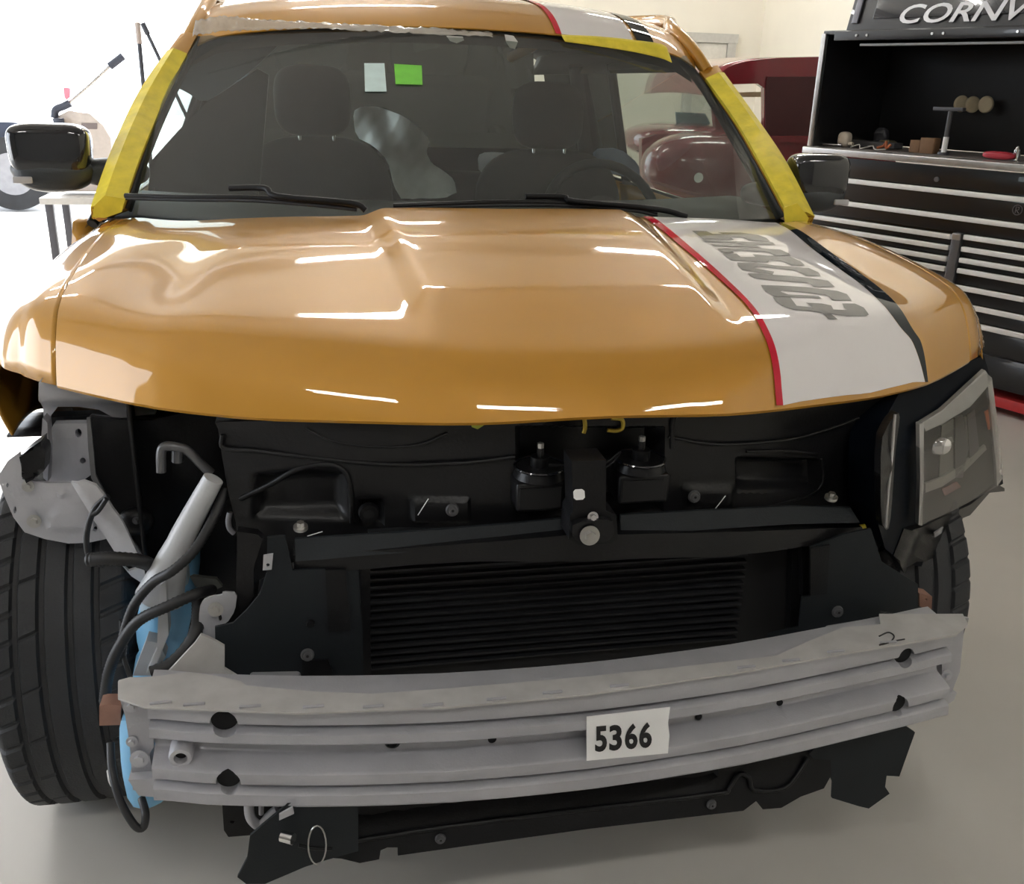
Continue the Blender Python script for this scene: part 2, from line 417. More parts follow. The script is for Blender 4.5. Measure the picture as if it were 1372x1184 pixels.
GL = [[(78, 98), (170, 100), (212, 118), (275, 118), (240, 108), (390, 110), (500, 125), (548, 142), (575, 165), (440, 160), (402, 140), (320, 136), (345, 155), (150, 152)],
 [(140, 158), (345, 163), (430, 169), (590, 173), (608, 186), (480, 188), (522, 205), (225, 197), (196, 182), (390, 186), (360, 177), (165, 171)],
 [(238, 210), (520, 209), (640, 218), (690, 240), (705, 256), (600, 255), (560, 233), (330, 222), (345, 237), (268, 236)],
 [(272, 241), (360, 242), (388, 264), (480, 264), (462, 246), (560, 256), (700, 262), (765, 290), (795, 318), (710, 320), (650, 290), (570, 285), (560, 300), (330, 285), (300, 265)],
 [(365, 300), (480, 300), (600, 318), (820, 335), (880, 362), (895, 385), (800, 385), (740, 352), (500, 325), (470, 335), (600, 358), (590, 378), (400, 348), (375, 325)],
 [(430, 368), (500, 370), (620, 380), (800, 395), (940, 415), (985, 455), (850, 455), (820, 432), (560, 410), (480, 400), (445, 385)],
 [(515, 443), (620, 446), (790, 455), (1000, 480), (1060, 500), (1090, 540), (970, 540), (940, 510), (800, 490), (650, 478), (640, 486), (690, 503), (880, 512), (900, 527), (600, 515), (545, 485)],
 [(590, 520), (700, 520), (742, 575), (850, 585), (800, 555), (900, 560), (960, 572), (975, 598), (1060, 602), (1040, 585), (1030, 560), (1110, 560), (1165, 585), (1198, 630), (1180, 640), (1060, 640), (960, 627), (1000, 660), (940, 658), (905, 622), (850, 610), (720, 600), (650, 577), (610, 547)]]
for gl in GL:
    pts = hp([(910+a/4.731, 290+b/4.731) for a, b in gl]); decal('stripe_letter', pts, GREYV, ws, off=.0030, step=.006)
# hood safety catch and tape remnants hanging below the front edge
for pts in ([(819, 560), (833, 562), (834, 573), (826, 577), (814, 576)], [(783, 560), (784, 572), (782, 580)], ):
    tube('hood_catch', [U(a, b, y=.34) for a, b in pts], .0035, mat('brass_rod', (.5, .36, .05), .4, .5), hood)
plate('tape_scrap', [(630, 562), (655, 562), (648, 570), (640, 575), (632, 572)], mat('lime_tape', (.45, .5, .06), .5), hood, y=.33, t=.001, step=6)

# ---- cowl, windshield
def WS(u, v):  # u across -1..1, v up
    b = Vector((.86*u, 1.19+.24*u*u, 1.135-.02*u*u)); t = Vector((.045+.765*u, 2.03+.10*u*u, 1.583-.045*u*u))
    p = b.lerp(t, v); return p+Vector((0, -.6, 1)).normalized()*(.012*4*v*(1-v))*(1-.3*u*u)
bm = bmesh.new(); add_grid(bm, lambda a, b: WS(a*2-1, b), 40, 24)
wsh = obj('windshield', bm, glassmat('windshield_glass', (.58, .63, .60), veil=.035), car)
bm = bmesh.new(); add_grid(bm, lambda a, b: Vector(((a*2-1)*.84, lerp(YR, abs(a*2-1)*.9)-.03+.16*b, H((a*2-1)*.9, lerp(YR, abs(a*2-1)*.9)-.02)-.028+.004*math.sin(b*9))), 40, 8)
solid(obj('cowl', bm, BLK, car), .004)
# wipers
def wiper(pts, y, arm):
    P = [U(a, b, y=yy) for a, b, yy in pts]; bm = bmesh.new(); add_tube(bm, P, .006, smooth=4); w_ = obj('wiper', bm, BLK2, car)
    bm = bmesh.new(); add_tube(bm, [p-Vector((0, .004, .006)) for p in P], .004, smooth=4); obj('wiper_rubber', bm, RUBBER, w_)
    bm = bmesh.new(); add_tube(bm, [U(a, b, y=yy) for a, b, yy in arm], .007, smooth=4); obj('wiper_arm', bm, BLK, w_)
wiper([(168, 262, 1.42), (250, 264, 1.34), (340, 265, 1.26), (420, 271, 1.20), (478, 277, 1.17)], 0, [(308, 252, 1.29), (355, 252, 1.25), (372, 263, 1.22), (470, 272, 1.16), (490, 282, 1.15)])
wiper([(527, 276, 1.19), (600, 273, 1.18), (680, 271, 1.18), (760, 272, 1.20), (850, 279, 1.24), (880, 286, 1.24)], 0, [(704, 263, 1.20), (755, 264, 1.20), (770, 270, 1.19), (880, 280, 1.20), (920, 290, 1.20)])
# two coloured patches laid on the glass
def on_ws(px, py, off=.006):
    u_, v_ = 0, .5
    best = None
    for k in range(60):
        p = WS(u_, v_); n = (WS(u_+.01, v_)-WS(u_-.01, v_)).cross(WS(u_, v_+.01)-WS(u_, v_-.01)).normalized()
        d = ray(px, py); q = CAMP+d*((p-CAMP).dot(n)/d.dot(n)); e = q-p
        du = (WS(u_+.01, v_)-WS(u_-.01, v_))/.02; dv = (WS(u_, v_+.01)-WS(u_, v_-.01))/.02
        u_ += .7*e.dot(du)/du.length_squared; v_ += .7*e.dot(dv)/dv.length_squared
    return q+Vector((0, .5, -1)).normalized()*off
for poly, m_, l_ in (([(488, 86), (515, 86), (518, 124), (489, 124)], mat('pale_patch', (.62, .78, .76), .7), 'pale blue patch on the glass'), ([(528, 87), (565, 89), (566, 115), (530, 114)], mat('green_patch', (.17, .62, .04), .7), 'bright green patch on the glass')):
    bm = bmesh.new(); fill(bm, poly, lambda a, b: on_ws(a, b, -.003), 8, (), (0, 0, 0)); lab(obj('glass_patch', bm, m_, wsh), l_)
# ---- roof
def roofp(u, v):
    a = u*2-1
    hx = .055+.785*a; h = Vector((hx, 2.02+.10*a*a, 1.588-.045*a*a-.02*a**6))
    y = h.y+v*2.6
    rise = .125*(1-math.exp(-(y-h.y)/.17)); X = hx+a*.06*(1-math.exp(-(y-h.y)/.3))
    z = h.z+rise*(1-.10*a*a)+.012*(1-math.exp(-(y-h.y)/.5))
    if abs(a) > .86: z -= .02*((abs(a)-.86)/.14)**2
    if y > 4: z -= .03*(y-4)**2
    return Vector((X, y, z))
bm = bmesh.new(); add_grid(bm, lambda a, b: roofp(a, b**2), 60, 60); roof = obj('roof', bm, GOLD, car); solid(roof, .006)
def roof_strip(name, a0, a1, m_, off, sl=0, v0=.0, v1=1):
    bm = bmesh.new()
    def f(u, v):
        vv = (v0+(v1-v0)*v)**2; a = a0+(a1-a0)*u+sl*min(1, vv*6)
        p = roofp(a, vv); e = .004; n = (roofp(a+e, vv)-roofp(a-e, vv)).cross(roofp(a, vv+e)-roofp(a, max(0, vv-e))).normalized()
        return p+n*off
    add_grid(bm, f, 10, 40); o = obj(name, bm, m_, roof); return o
roof_strip('red_stripe', .687, .699, REDV, .003, -.035)
roof_strip('white_stripe', .699, .853, WHITEV, .0026, -.035)
roof_strip('black_stripe', .862, .902, BLACKV, .003, -.035)
# yellow tape along the roof edge above the glass
def hdr_strip(name, pts_top, pts_bot, m_, y, off=0, n=30, wob=0):
    bm = bmesh.new(); T = cr([U(a, b, y=y) for a, b in pts_top], 6); B = cr([U(a, b, y=y-.03) for a, b in pts_bot], 6)
    k = min(len(T), len(B))
    def f(u, v):
        i = u*(k-1); i0 = min(int(i), k-2); t = i-i0
        p = T[i0].lerp(T[i0+1], t).lerp(B[i0].lerp(B[i0+1], t), v)
        return p+Vector((0, random.uniform(-1, 1)*wob, random.uniform(-1, 1)*wob))
    add_grid(bm, f, n, 4); o = obj(name, bm, m_, roof); solid(o, .0015); return o
lab(hdr_strip('masking_tape', [(752, 47), (800, 49), (850, 54), (888, 60), (896, 72)], [(757, 56), (800, 62), (850, 70), (885, 78), (900, 84)], TAPE, 2.03), 'yellow masking tape at the white roof stripe')
hdr_strip('masking_film', [(262, 28), (300, 22), (350, 26), (420, 30), (500, 34), (580, 38), (660, 44)], [(258, 48), (300, 42), (350, 40), (420, 38), (500, 42), (580, 46), (660, 50)], FILM, 2.02, wob=.0028, n=90)
for poly in ([(598, 48), (620, 49), (622, 54), (612, 58), (603, 55)], [(676, 46), (688, 48), (694, 56), (690, 66), (683, 64), (678, 56)]):
    plate('film_scrap', poly, mat('torn_white_film', (.7, .68, .64), .5), roof, y=1.98, t=.001, step=6)
# ---- pillars with tape
def loft(bm, rings):
    R = [[bm.verts.new(p) for p in r] for r in rings]; n = len(R[0])
    for a, b in zip(R, R[1:]):
        for k in range(n): bm.faces.new((a[k], a[(k+1) % n], b[(k+1) % n], b[k]))
    bm.faces.new(R[0][::-1]); bm.faces.new(R[-1])
def pillar(inner, outer, ys, s):
    I = cr([U(a, b, y=y+.0) for (a, b), y in zip(inner, ys)], 6); O = cr([U(a, b, y=y+.05) for (a, b), y in zip(outer, ys)], 6)
    rings = []; tr = []
    for k, (i, o_) in enumerate(zip(I, O)):
        m_ = (i+o_)/2; out = Vector((s*.012, -.022, .02)); back = Vector((-s*.004, .04, -.014))
        rings.append([i, (i*.6+o_*.4)+out*.8, (i*.2+o_*.8)+out, o_, o_+back, i+back])
        w1 = .004*math.sin(k*1.3)
        tr.append([i+Vector((-s*(.002), -.004, .004)), (i*.6+o_*.4)+out*1.0+Vector((0, -.004, .003)), (i*.2+o_*.8)+out+Vector((0, -.004, .003)), o_+Vector((s*.003, -.003, .0)), o_+back*.35+Vector((s*.004, 0, 0)), i+back*.1+Vector((0, .004, -.004))])
    bm = bmesh.new(); loft(bm, rings); p = obj('windshield_pillar', bm, GOLD, car)
    bm = bmesh.new(); g_ = [[bm.verts.new(q_) for q_ in (i+Vector((-s*.004, .012, -.004)), i+Vector((-s*.008, .046, -.018)))] for i in I]
    for a_, b_ in zip(g_, g_[1:]): bm.faces.new((a_[0], a_[1], b_[1], b_[0]))
    solid(obj('pillar_trim', bm, DASH, p), .004, 0)
    bm = bmesh.new(); loft(bm, tr[:-1] if s > 0 else tr[:-2]); t = lab(obj('masking_tape', bm, TAPE, p), 'yellow masking tape wrapped along the pillar'); return p, t
YS = [1.40, 1.60, 1.86, 2.12]
pillar([(165, 277), (190, 205), (222, 130), (264, 46)], [(125, 292), (152, 215), (192, 130), (246, 58)], YS, -1)
pillar([(1056, 288), (1020, 222), (985, 162), (938, 96)], [(1084, 302), (1046, 226), (1005, 165), (956, 96)], YS, 1)
plate('tape_end', [(1050, 278), (1068, 272), (1084, 292), (1078, 304), (1064, 296), (1052, 299)], TAPE, car, y=1.37, t=.003, step=6)
plate('tape_end', [(126, 276), (140, 262), (168, 266), (163, 284), (140, 292), (124, 291)], TAPE, car, y=1.37, t=.003, step=6)
# ---- doors, sides, rear body
def side(s):
    # front door
    bm = bmesh.new(); add_grid(bm, lambda u, v: Vector((s*(.955+.04*math.sin(v*math.pi)), 1.66+u*1.40, 1.06-.72*v)), 12, 12); d = obj('front_door', bm, GOLD, car); solid(d, .05, 1 if s < 0 else -1)
    def win(y0, y1, yt0, yt1, zb=1.065, zt=1.50):
        def f(u, v):
            yb = y0+(y1-y0)*u; yt = yt0+(yt1-yt0)*u; return Vector((s*(.955-(.12 if s > 0 else .21)*v), yb+(yt-yb)*v, zb+(zt-zb)*v))
        bm = bmesh.new(); add_grid(bm, f, 6, 6); return bm
    obj('door_glass', win(1.55, 3.04, 2.12, 3.04), MATS.get('side_glass') or glassmat('side_glass', (.80, .85, .82)), d)
    XT = .838 if s > 0 else .745
    tube('window_frame', [Vector((s*.945, 1.60, 1.07)), Vector((s*(.945+XT)/2, 1.86, 1.29)), Vector((s*XT, 2.14, 1.49)), Vector((s*XT, 2.4, 1.525)), Vector((s*XT, 3.08, 1.515))], .014, BLK, d, smooth=3)
    bm = bmesh.new(); add_grid(bm, lambda u, v: Vector((s*.925, 1.62+u*3.0, 1.065-.7*v)), 8, 4); obj('door_trim', bm, DASH, d)
    tube('window_frame', [Vector((s*.945, 3.08, 1.04)), Vector((s*XT, 3.08, 1.53))], .020, BLK, d, smooth=1)
    bm = bmesh.new(); add_grid(bm, lambda u, v: Vector((s*(.955+.04*math.sin(v*math.pi)), 3.08+u*.72, 1.06-.72*v)), 12, 12); d2 = obj('rear_door', bm, GOLD, car); solid(d2, .05, 1 if s < 0 else -1)
    obj('door_glass', win(3.10, 3.62, 3.10, 3.5), MATS.get('dark_glass') or glassmat('dark_glass', (.025, .03, .03)), d2)
    tube('window_frame', [Vector((s*.945, 3.66, 1.04)), Vector((s*XT, 3.58, 1.53))], .05, BLK, d2, smooth=1)
    bm = bmesh.new(); add_grid(bm, lambda u, v: Vector((s*(.985-.05*u*u+.015*math.sin(v*math.pi)), 3.70+u*.95, 1.06-.72*v)), 12, 12); q = obj('quarter_panel', bm, GOLD, car); solid(q, .05, 1 if s < 0 else -1)
    obj('quarter_glass', win(3.72, 4.5, 3.64, 4.3), MATS['dark_glass'], q)
    # roof rail / cant rail
    if s < 0: P_ = [U(250, 56, y=2.12), U(262, 36, y=2.2), U(276, 10, y=2.36), U(286, -8, y=2.6)]
    else: P_ = [U(948, 96, y=2.12), U(926, 66, y=2.2), U(900, 40, y=2.34), U(880, 30, y=2.6)]
    tube('roof_rail', P_+[Vector((s*.72, 3.4, 1.66)), Vector((s*.70, 4.5, 1.58))], .02, GOLD, car, smooth=5, rr=[.020, .024, .024, .03, .03])
side(-1); side(1)
for s_ in (-1, 1):
    bm = bmesh.new()
    def hd(u, v):
        q = roofp(.99 if s_ > 0 else .01, (u*2.4+.1)/2.6)-Vector((0, 0, .02)); b = Vector((s_*(.838 if s_ > 0 else .745), q.y, 1.49)); return b.lerp(q, v)
    add_grid(bm, hd, 16, 3); solid(obj('header_trim', bm, DASH, car), .006)
bm = bmesh.new(); add_box(bm, (0, 4.66, .7), (1.86, .06, .75), bevel=.02); tg = obj('tailgate', bm, GOLD, car)
bm = bmesh.new(); add_grid(bm, lambda u, v: Vector(((u*2-1)*(.90-.08*v), 4.66-.12*v, 1.07+.62*v)), 8, 6); obj('rear_window', bm, MATS['dark_glass'], tg)
bm = bmesh.new(); add_box(bm, (0, 2.75, .30), (1.84, 3.8, .06)); obj('floor_pan', bm, BLK, car)
bm = bmesh.new(); add_grid(bm, lambda u, v: roofp(u, v)-Vector((0, -.02, .045)), 20, 20); obj('headliner', bm, mat('headliner_cloth', (.04, .04, .04), .9), car)
bm = bmesh.new(); add_grid(bm, lambda u, v: Vector(((u*2-1)*.90, 4.58-.1*v, .5+.60*v)), 8, 6); obj('tailgate_trim', bm, DASH, car)
SLATE = mat('corner_slate', (.06, .08, .10), .7)
plate('slate_corner_plate', [(258, 50), (300, 44), (385, 44), (372, 62), (340, 92), (300, 122), (272, 138), (248, 122), (232, 116)], SLATE, car, y=2.16, t=.015, step=10, round_=1)  # slate coloured plate across the upper corner inside the glass
plate('pillar_shade_plate', [(276, 138), (345, 92), (360, 100), (352, 200), (345, 280), (196, 284), (202, 216), (236, 178)], DASH, car, fy=lambda x, z: 2.55, t=.04, step=12)  # black plate put in for the dark reflection around pillar and seat
# dash, firewall, wheel
bm = bmesh.new(); add_grid(bm, lambda u, v: Vector(((u*2-1)*.88, 1.24+.22*(u*2-1)**2+v*.55, 1.105+.03*math.sin(v*3)-.18*max(0, v-.7))), 24, 16); solid(obj('dashboard', bm, DASH, car), .02)
bm = bmesh.new(); add_box(bm, (0, 1.62, .68), (1.84, .04, .80)); obj('firewall', bm, DEEP, car)
st = thing('x', None, None) if False else None
bm = bmesh.new(); c = Vector((.52, 2.0, 1.04)); R_ = Matrix.Rotation(math.radians(62), 3, 'X')
pts = [c+R_ @ Vector((math.cos(a)*.185, math.sin(a)*.185, 0)) for a in [i*math.pi/16 for i in range(33)]]
add_tube(bm, pts, .016, smooth=1); add_tube(bm, [c+R_ @ Vector((-.18, 0, 0)), c, c+R_ @ Vector((.18, 0, 0))], .02, smooth=1); add_tube(bm, [c, c+R_ @ Vector((0, -.18, 0))], .02, smooth=1); add_cyl(bm, c+R_ @ Vector((0, 0, .02)), c+R_ @ Vector((0, 0, -.1)), .07)
obj('steering_wheel', bm, DASH, car)
# seats
def seat(cx, dz, y=2.62, w_=.27):
    def body(name, cx, cy, cz, sx, sy, sz, p, tilt=0, e=2.6):
        bm = bmesh.new()
        def f(u, v):
            a = (u*2-1)*math.pi; b = (v-.5)*math.pi
            def sp(t, k): return math.copysign(abs(t)**(2/k), t)
            q = Vector((sx*sp(math.cos(b), e)*sp(math.cos(a), e), sy*sp(math.cos(b), 2)*sp(math.sin(a), 2), sz*sp(math.sin(b), e)))
            q.y += q.z*tilt; return q+Vector((cx, cy, cz))
        add_grid(bm, f, 40, 24); bmesh.ops.remove_doubles(bm, verts=bm.verts, dist=1e-5); return obj(name, bm, SEATM, p)
    s = body('front_seat', cx, y, .95+dz, w_, .07, .29, car, .18, 3.2)
    body('seat_cushion', cx, y-.28, .62, w_, .28, .09, s)
    h = body('headrest', cx-.01, y+.03, 1.36+dz, .135, .055, .12, s, .1, 3.4)
    for d in (-.06, .06):
        bm = bmesh.new(); add_cyl(bm, (cx+d, y+.03, 1.18+dz), (cx+d, y+.03, 1.27+dz), .007); obj('headrest_post', bm, CHROME, s)
seat(-.37, .0); seat(.49, -.03, 2.62, .29)
# rear bench as dark mass
bm = bmesh.new(); add_box(bm, (0, 3.55, .80), (1.6, .18, .5), bevel=.05); add_box(bm, (0, 3.2, .55), (1.6, .55, .18), bevel=.05); obj('rear_seat', bm, SEATM, car)
# ---- side mirrors
def superbox(bm, c, sx, sy, sz, e=3.2, taper=0, nu=40, nv=24, skew=0):
    def f(u, v):
        a = (u*2-1)*math.pi; b = (v-.5)*math.pi
        def sp(t): return math.copysign(abs(t)**(2/e), t)
        q = Vector((sx*sp(math.cos(b))*sp(math.cos(a)), sy*sp(math.cos(b))*sp(math.sin(a)), sz*sp(math.sin(b))))
        q.x *= 1+taper*q.z/sz; q.z += skew*q.x; return q+Vector(c)
    add_grid(bm, f, nu, nv); bmesh.ops.remove_doubles(bm, verts=bm.verts, dist=1e-5)
MIRL = mat('mirror_lower_black', (.03, .035, .04), .4, bump=.2)
def mirror(cx, cz, s, lbl, y=1.62, w_=.088, sk=0):
    bm = bmesh.new(); superbox(bm, (cx, y, cz), w_, .05, .062, 4.2, .03, skew=sk); root = lab(obj('side_mirror', bm, GLOSSB, car), lbl)
    bm = bmesh.new(); superbox(bm, (cx-s*.002, y+.004, cz-.062), w_*1.02, .055, .042, 2.6, .22, skew=sk); obj('mirror_base', bm, MIRL, root)
    bm = bmesh.new(); superbox(bm, (cx-s*(w_+.045), y+.02, cz-.055), .085, .045, .035, 2.6, skew=-s*.0); obj('mirror_arm', bm, MIRL, root)
    bm = bmesh.new(); add_box(bm, (cx+s*.062, y-.047, cz-.07), (.045, .012, .016), rot=None, bevel=.003); obj('turn_signal', bm, mat('signal_lens', (.5, .5, .52), .2), root)
mirror(-1.025, 1.25, -1, 'gloss black mirror before the bright doorway', w_=.095)
mirror(1.048, 1.213, 1, 'gloss black mirror in front of the tool chest')

# ---- wheels
def tire_mesh():
    bm = bmesh.new(); W = .125; Rr = .36; prof = []
    NA = 460
    xs = [-W+i*(2*W)/64 for i in range(65)]
    rings = []
    grooves = [-.070, -.026, .018, .062]
    for k in range(NA):
        a0 = 2*math.pi*k/NA; ring = []
        for x in xs:
            a = a0+max(0, abs(x)-.03)*1.1*(1 if x > 0 else -1)
            e = abs(x)/W
            r = Rr-.004*e*e-(.030*max(0, (e-.82)/.18)**2.2)
            g_ = 0
            for gx in grooves:
                if abs(x-gx) < .0058: g_ = .0075
            pitch = k % 10 if abs(x) > .066 else 99
            if pitch < 2 and not g_: g_ = .0045
            if -.07 < x < -.03 and k % 20 < 1: g_ = max(g_, .004)
            ring.append(bm.verts.new((x, math.sin(a)*(r-g_), math.cos(a)*(r-g_))))
        a = a0-max(0, .125-.03)*1.1; aR = a0+.095*1.1
        ring = [bm.verts.new((-W*.86, math.sin(a)*.245, math.cos(a)*.245)), bm.verts.new((-W*1.02, math.sin(a)*.30, math.cos(a)*.30))]+ring+[bm.verts.new((W*1.02, math.sin(aR)*.30, math.cos(aR)*.30)), bm.verts.new((W*.86, math.sin(aR)*.245, math.cos(aR)*.245))]
        rings.append(ring)
    for k in range(NA):
        A, B = rings[k], rings[(k+1) % NA]
        for i in range(len(A)-1): bm.faces.new((A[i], A[i+1], B[i+1], B[i]))
    return bm
def wheel(x, y, lbl, me=None, steer=0, tilt=0):
    e = bpy.data.objects.new('wheel', None); COL.objects.link(e); e.location = (x, y, .357); e.rotation_euler = (0, tilt, steer); e.parent = car; e['label'] = lbl
    if me is None:
        bm = tire_mesh(); bmesh.ops.recalc_face_normals(bm, faces=bm.faces); me = bpy.data.meshes.new('tire'); bm.to_mesh(me); bm.free(); me.materials.append(RUBBER)
        for p in me.polygons: p.use_smooth = False
    t = bpy.data.objects.new('tire', me); COL.objects.link(t); t.parent = e
    bm = bmesh.new(); add_cyl(bm, (-.10, 0, 0), (.10, 0, 0), .245, n=48); r_ = obj('rim', bm, mat('steel_rim', (.05, .05, .055), .4, .6)); r_.parent = e
    return me
tm = wheel(-.868, .85, 'front wheel beside the blue washer bottle', steer=math.radians(2))
wheel(.845, .90, 'front wheel below the remaining headlight', tm, steer=math.radians(2))
wheel(-.87, 3.6, 'rear wheel', tm); wheel(.87, 3.6, 'rear wheel', tm)

# ---- dark interior of the nose
bm = bmesh.new(); add_grid(bm, lambda u, v: Vector(((u*2-1)*.70, .80, .22+.72*v)), 4, 4); solid(obj('engine_bay_dark_sheet', bm, DEEP, car), .02)  # black sheet put in for the darkness of the engine bay
for s in (-1, 1):
    bm = bmesh.new(); add_grid(bm, lambda u, v: Vector((s*(.70+.03*math.sin(u*6)), .52+.9*u, .22+.70*v)), 6, 6); solid(obj('wheel_well_liner', bm, BLK, car), .006)
    bm = bmesh.new()
    def arch(u, v):
        a = math.radians(-5+190*u); return Vector((s*(.72+.25*v), .85-math.cos(a)*.435, .36+math.sin(a)*.435))
    add_grid(bm, lambda u, v: arch(.46+.52*u, v), 20, 6); solid(obj('wheel_arch_liner', bm, BLK, car), .004)
# ---- front carrier panel
def rel1(px, py):
    r = 0
    # upper ledge wave, left and right
    r += .022*sst(640, 600, py+18*math.sin((px-300)/70.) if px < 560 else py+6)*0
    # recess on left (500..) and the big scoop on the right
    r += .030*sst(0, 12, min(px-985, 1100-px, py-612, 660-py))
    r += .022*sst(0, 22, min(py-622-.10*abs(px-420), 700-py, px-335, 470-px))
    r += .018*sst(0, 10, min(px-478, 515-px, py-668, 706-py))
    r += .016*0
    r += -.010*sst(0, 8, min(px-548, 632-px, py-664, 702-py))
    r += -.010*sst(0, 8, min(px-915, 985-px, py-648, 684-py))
    r += .05*sst(0, 16, min(px-690, 890-px, py-570, 690-py))
    r += .003*math.sin(px/57.+py/39.)*sst(0, 20, min(py-560, 700-py))
    return r
CAR_O = [(288, 566), (400, 562), (640, 557), (900, 552), (1060, 544), (1190, 532), (1215, 560), (1185, 600), (1178, 650), (1176, 705), (1130, 712), (830, 722), (740, 728), (560, 740), (395, 752), (322, 790), (316, 700), (305, 655), (297, 610), (292, 575)]
carrier = plate('radiator_carrier', CAR_O, BLK2, car, fy=curved(.345, .36), t=.03, step=5, relief=rel1)
# ridges of the moulding
for pts, r in (([(298, 582), (300, 600), (345, 604), (410, 612), (520, 622), (620, 620), (690, 612)], .005), ([(322, 668), (360, 650), (400, 628), (440, 622), (462, 632), (470, 660), (472, 700)], .006),
               ([(410, 575), (450, 592), (500, 598), (560, 596), (600, 580)], .003), ([(895, 585), (960, 595), (1050, 590), (1110, 575), (1150, 560)], .004), ([(1100, 615), (1103, 640), (1090, 660), (1040, 676), (990, 690)], .004),
               ([(900, 600), (900, 570), (905, 556)], .006), ([(1000, 605), (1050, 604), (1095, 608)], .003)):
    tube('moulded_rib', [hit(a, b, curved(.343, .36), .4) for a, b in pts], r*.75, BLK2, carrier, smooth=5)
bm = bmesh.new(); c = hit(494, 686, curved(.34, .36)); add_cyl(bm, c, c+Vector((0, -.012, .001)), .017, .015, n=24); o = obj('grommet', bm, BLK, carrier)
bm = bmesh.new(); add_cyl(bm, c+Vector((0, -.012, .001)), c+Vector((0, -.0125, .001)), .009, n=20); obj('grommet_hole', bm, DEEP, o)
bm = bmesh.new(); c = hit(1146, 650, curved(.35, .36)); add_cyl(bm, c, c+Vector((0, -.006, .001)), .015, .013, n=24); add_cyl(bm, c+Vector((0, -.006, 0)), c+Vector((0, -.0065, 0)), .01, n=20); obj('grommet', bm, DEEP, carrier)
def cclip(px, py, y0, parent=carrier):
    q = hit(px, py, curved(y0, .36)); clip(px, py, q.y, parent)
cclip(606, 683, .332); cclip(930, 665, .332)
for (a, b), (c_, d_) in (((560, 690), (574, 668)), ((958, 682), (972, 664)), ((412, 718), (432, 712)), ((828, 663), (845, 658))):
    bm = bmesh.new(); add_cyl(bm, hit(a, b, curved(.325, .36)), hit(c_, d_, curved(.325, .36)), .0008, n=6); obj('scratch_fibre', bm, PAPER, carrier)
# crossbar (air guide shelf)
def barf(y0): return curved(y0, .30)
sh = plate('air_guide_shelf', [(395, 722), (560, 712), (680, 702), (760, 694), (768, 718), (680, 730), (520, 742), (396, 752)], BLK3, car, fy=lambda x, z: .27+.3*x*x+(z-.76)*.9, t=.006, step=12)
plate('air_guide_lip', [(393, 744), (520, 736), (680, 724), (770, 716), (830, 716), (1000, 712), (1155, 706), (1160, 718), (1100, 728), (1040, 738), (960, 746), (860, 748), (790, 752), (700, 752), (640, 752), (560, 756), (450, 766), (394, 764)], BLK2, sh, fy=barf(.265), t=.05, step=14)
plate('air_guide_shelf', [(832, 690), (940, 684), (1060, 678), (1140, 680), (1152, 700), (1060, 702), (940, 710), (832, 718)], BLK3, car, fy=lambda x, z: .27+.3*x*x+(z-.76)*.9, t=.006, step=12)
# latch bracket with bolt and horns
lb = plate('hood_latch_bracket', [(766, 618), (812, 616), (812, 684), (826, 690), (828, 722), (818, 728), (775, 730), (762, 722), (764, 690), (768, 684)], BLK, car, y=.235, t=.05, step=10)
plate('latch_face', [(768, 700), (820, 695), (824, 712), (816, 726), (776, 728), (766, 716)], BLK2, lb, y=.222, t=.02, step=8, round_=1)
bolt(790, 717, .215, BOLT, lb, .009, h=.012); bolt(794, 692, .23, CHROME, lb, .005)
plate('blank_label', [(768, 656), (783, 655), (784, 669), (769, 670)], PAPER, lb, y=.232, t=.001, step=5, round_=1)
def horn(cx, cy):
    c = U(cx, cy, y=.33); bm = bmesh.new()
    add_cyl(bm, c+Vector((0, 0, .018)), c+Vector((0, 0, .034)), .042, .036, n=32); add_cyl(bm, c+Vector((0, 0, .034)), c+Vector((0, 0, .05)), .015, n=16); add_cyl(bm, c+Vector((.0, 0, .05)), c+Vector((0, 0, .064)), .006, n=6)
    add_box(bm, c+Vector((0, 0, -.008)), (.085, .06, .05), bevel=.006)
    h_ = obj('horn', bm, BLK2, car)
    bm = bmesh.new(); add_box(bm, c+Vector((-.004, -.031, -.008)), (.066, .003, .034)); obj('horn_mouth', bm, DEEP, h_)
    bm = bmesh.new(); add_cyl(bm, c+Vector((0, 0, .06)), c+Vector((0, 0, .072)), .0055, n=6); obj('horn_nut', bm, BOLT, h_)
    bm = bmesh.new(); add_tube(bm, [c+Vector((math.cos(a)*.0405, math.sin(a)*.0405, .034)) for a in [i*math.pi/12 for i in range(25)]], .0022, smooth=1, n=6); obj('horn_rim', bm, GLOSSB, h_)
horn(722, 650); horn(856, 640)
tube('horn_wire', [U(a, b, y=.30) for a, b in [(735, 622), (770, 624), (800, 630), (820, 620), (832, 605)]], .0018, BLK, car)
tube('horn_wire', [U(a, b, y=.30) for a, b in [(735, 624), (775, 622), (810, 620), (830, 606)]], .0018, BLK, car)
bolt(787, 616, .27, CHROME, lb, .006)
# shelf fixings
def flat_bolt(px, py, fy):
    c = hit(px, py, fy); bm = bmesh.new(); add_cyl(bm, c, c+Vector((0, -.001, .005)), .011, n=24); add_cyl(bm, c+Vector((0, -.001, .005)), c+Vector((0, -.002, .012)), .006, n=6); obj('bolt', bm, BOLT, carrier, False)
flat_bolt(403, 708, curved(.27, .3)); flat_bolt(1113, 668, curved(.27, .3))
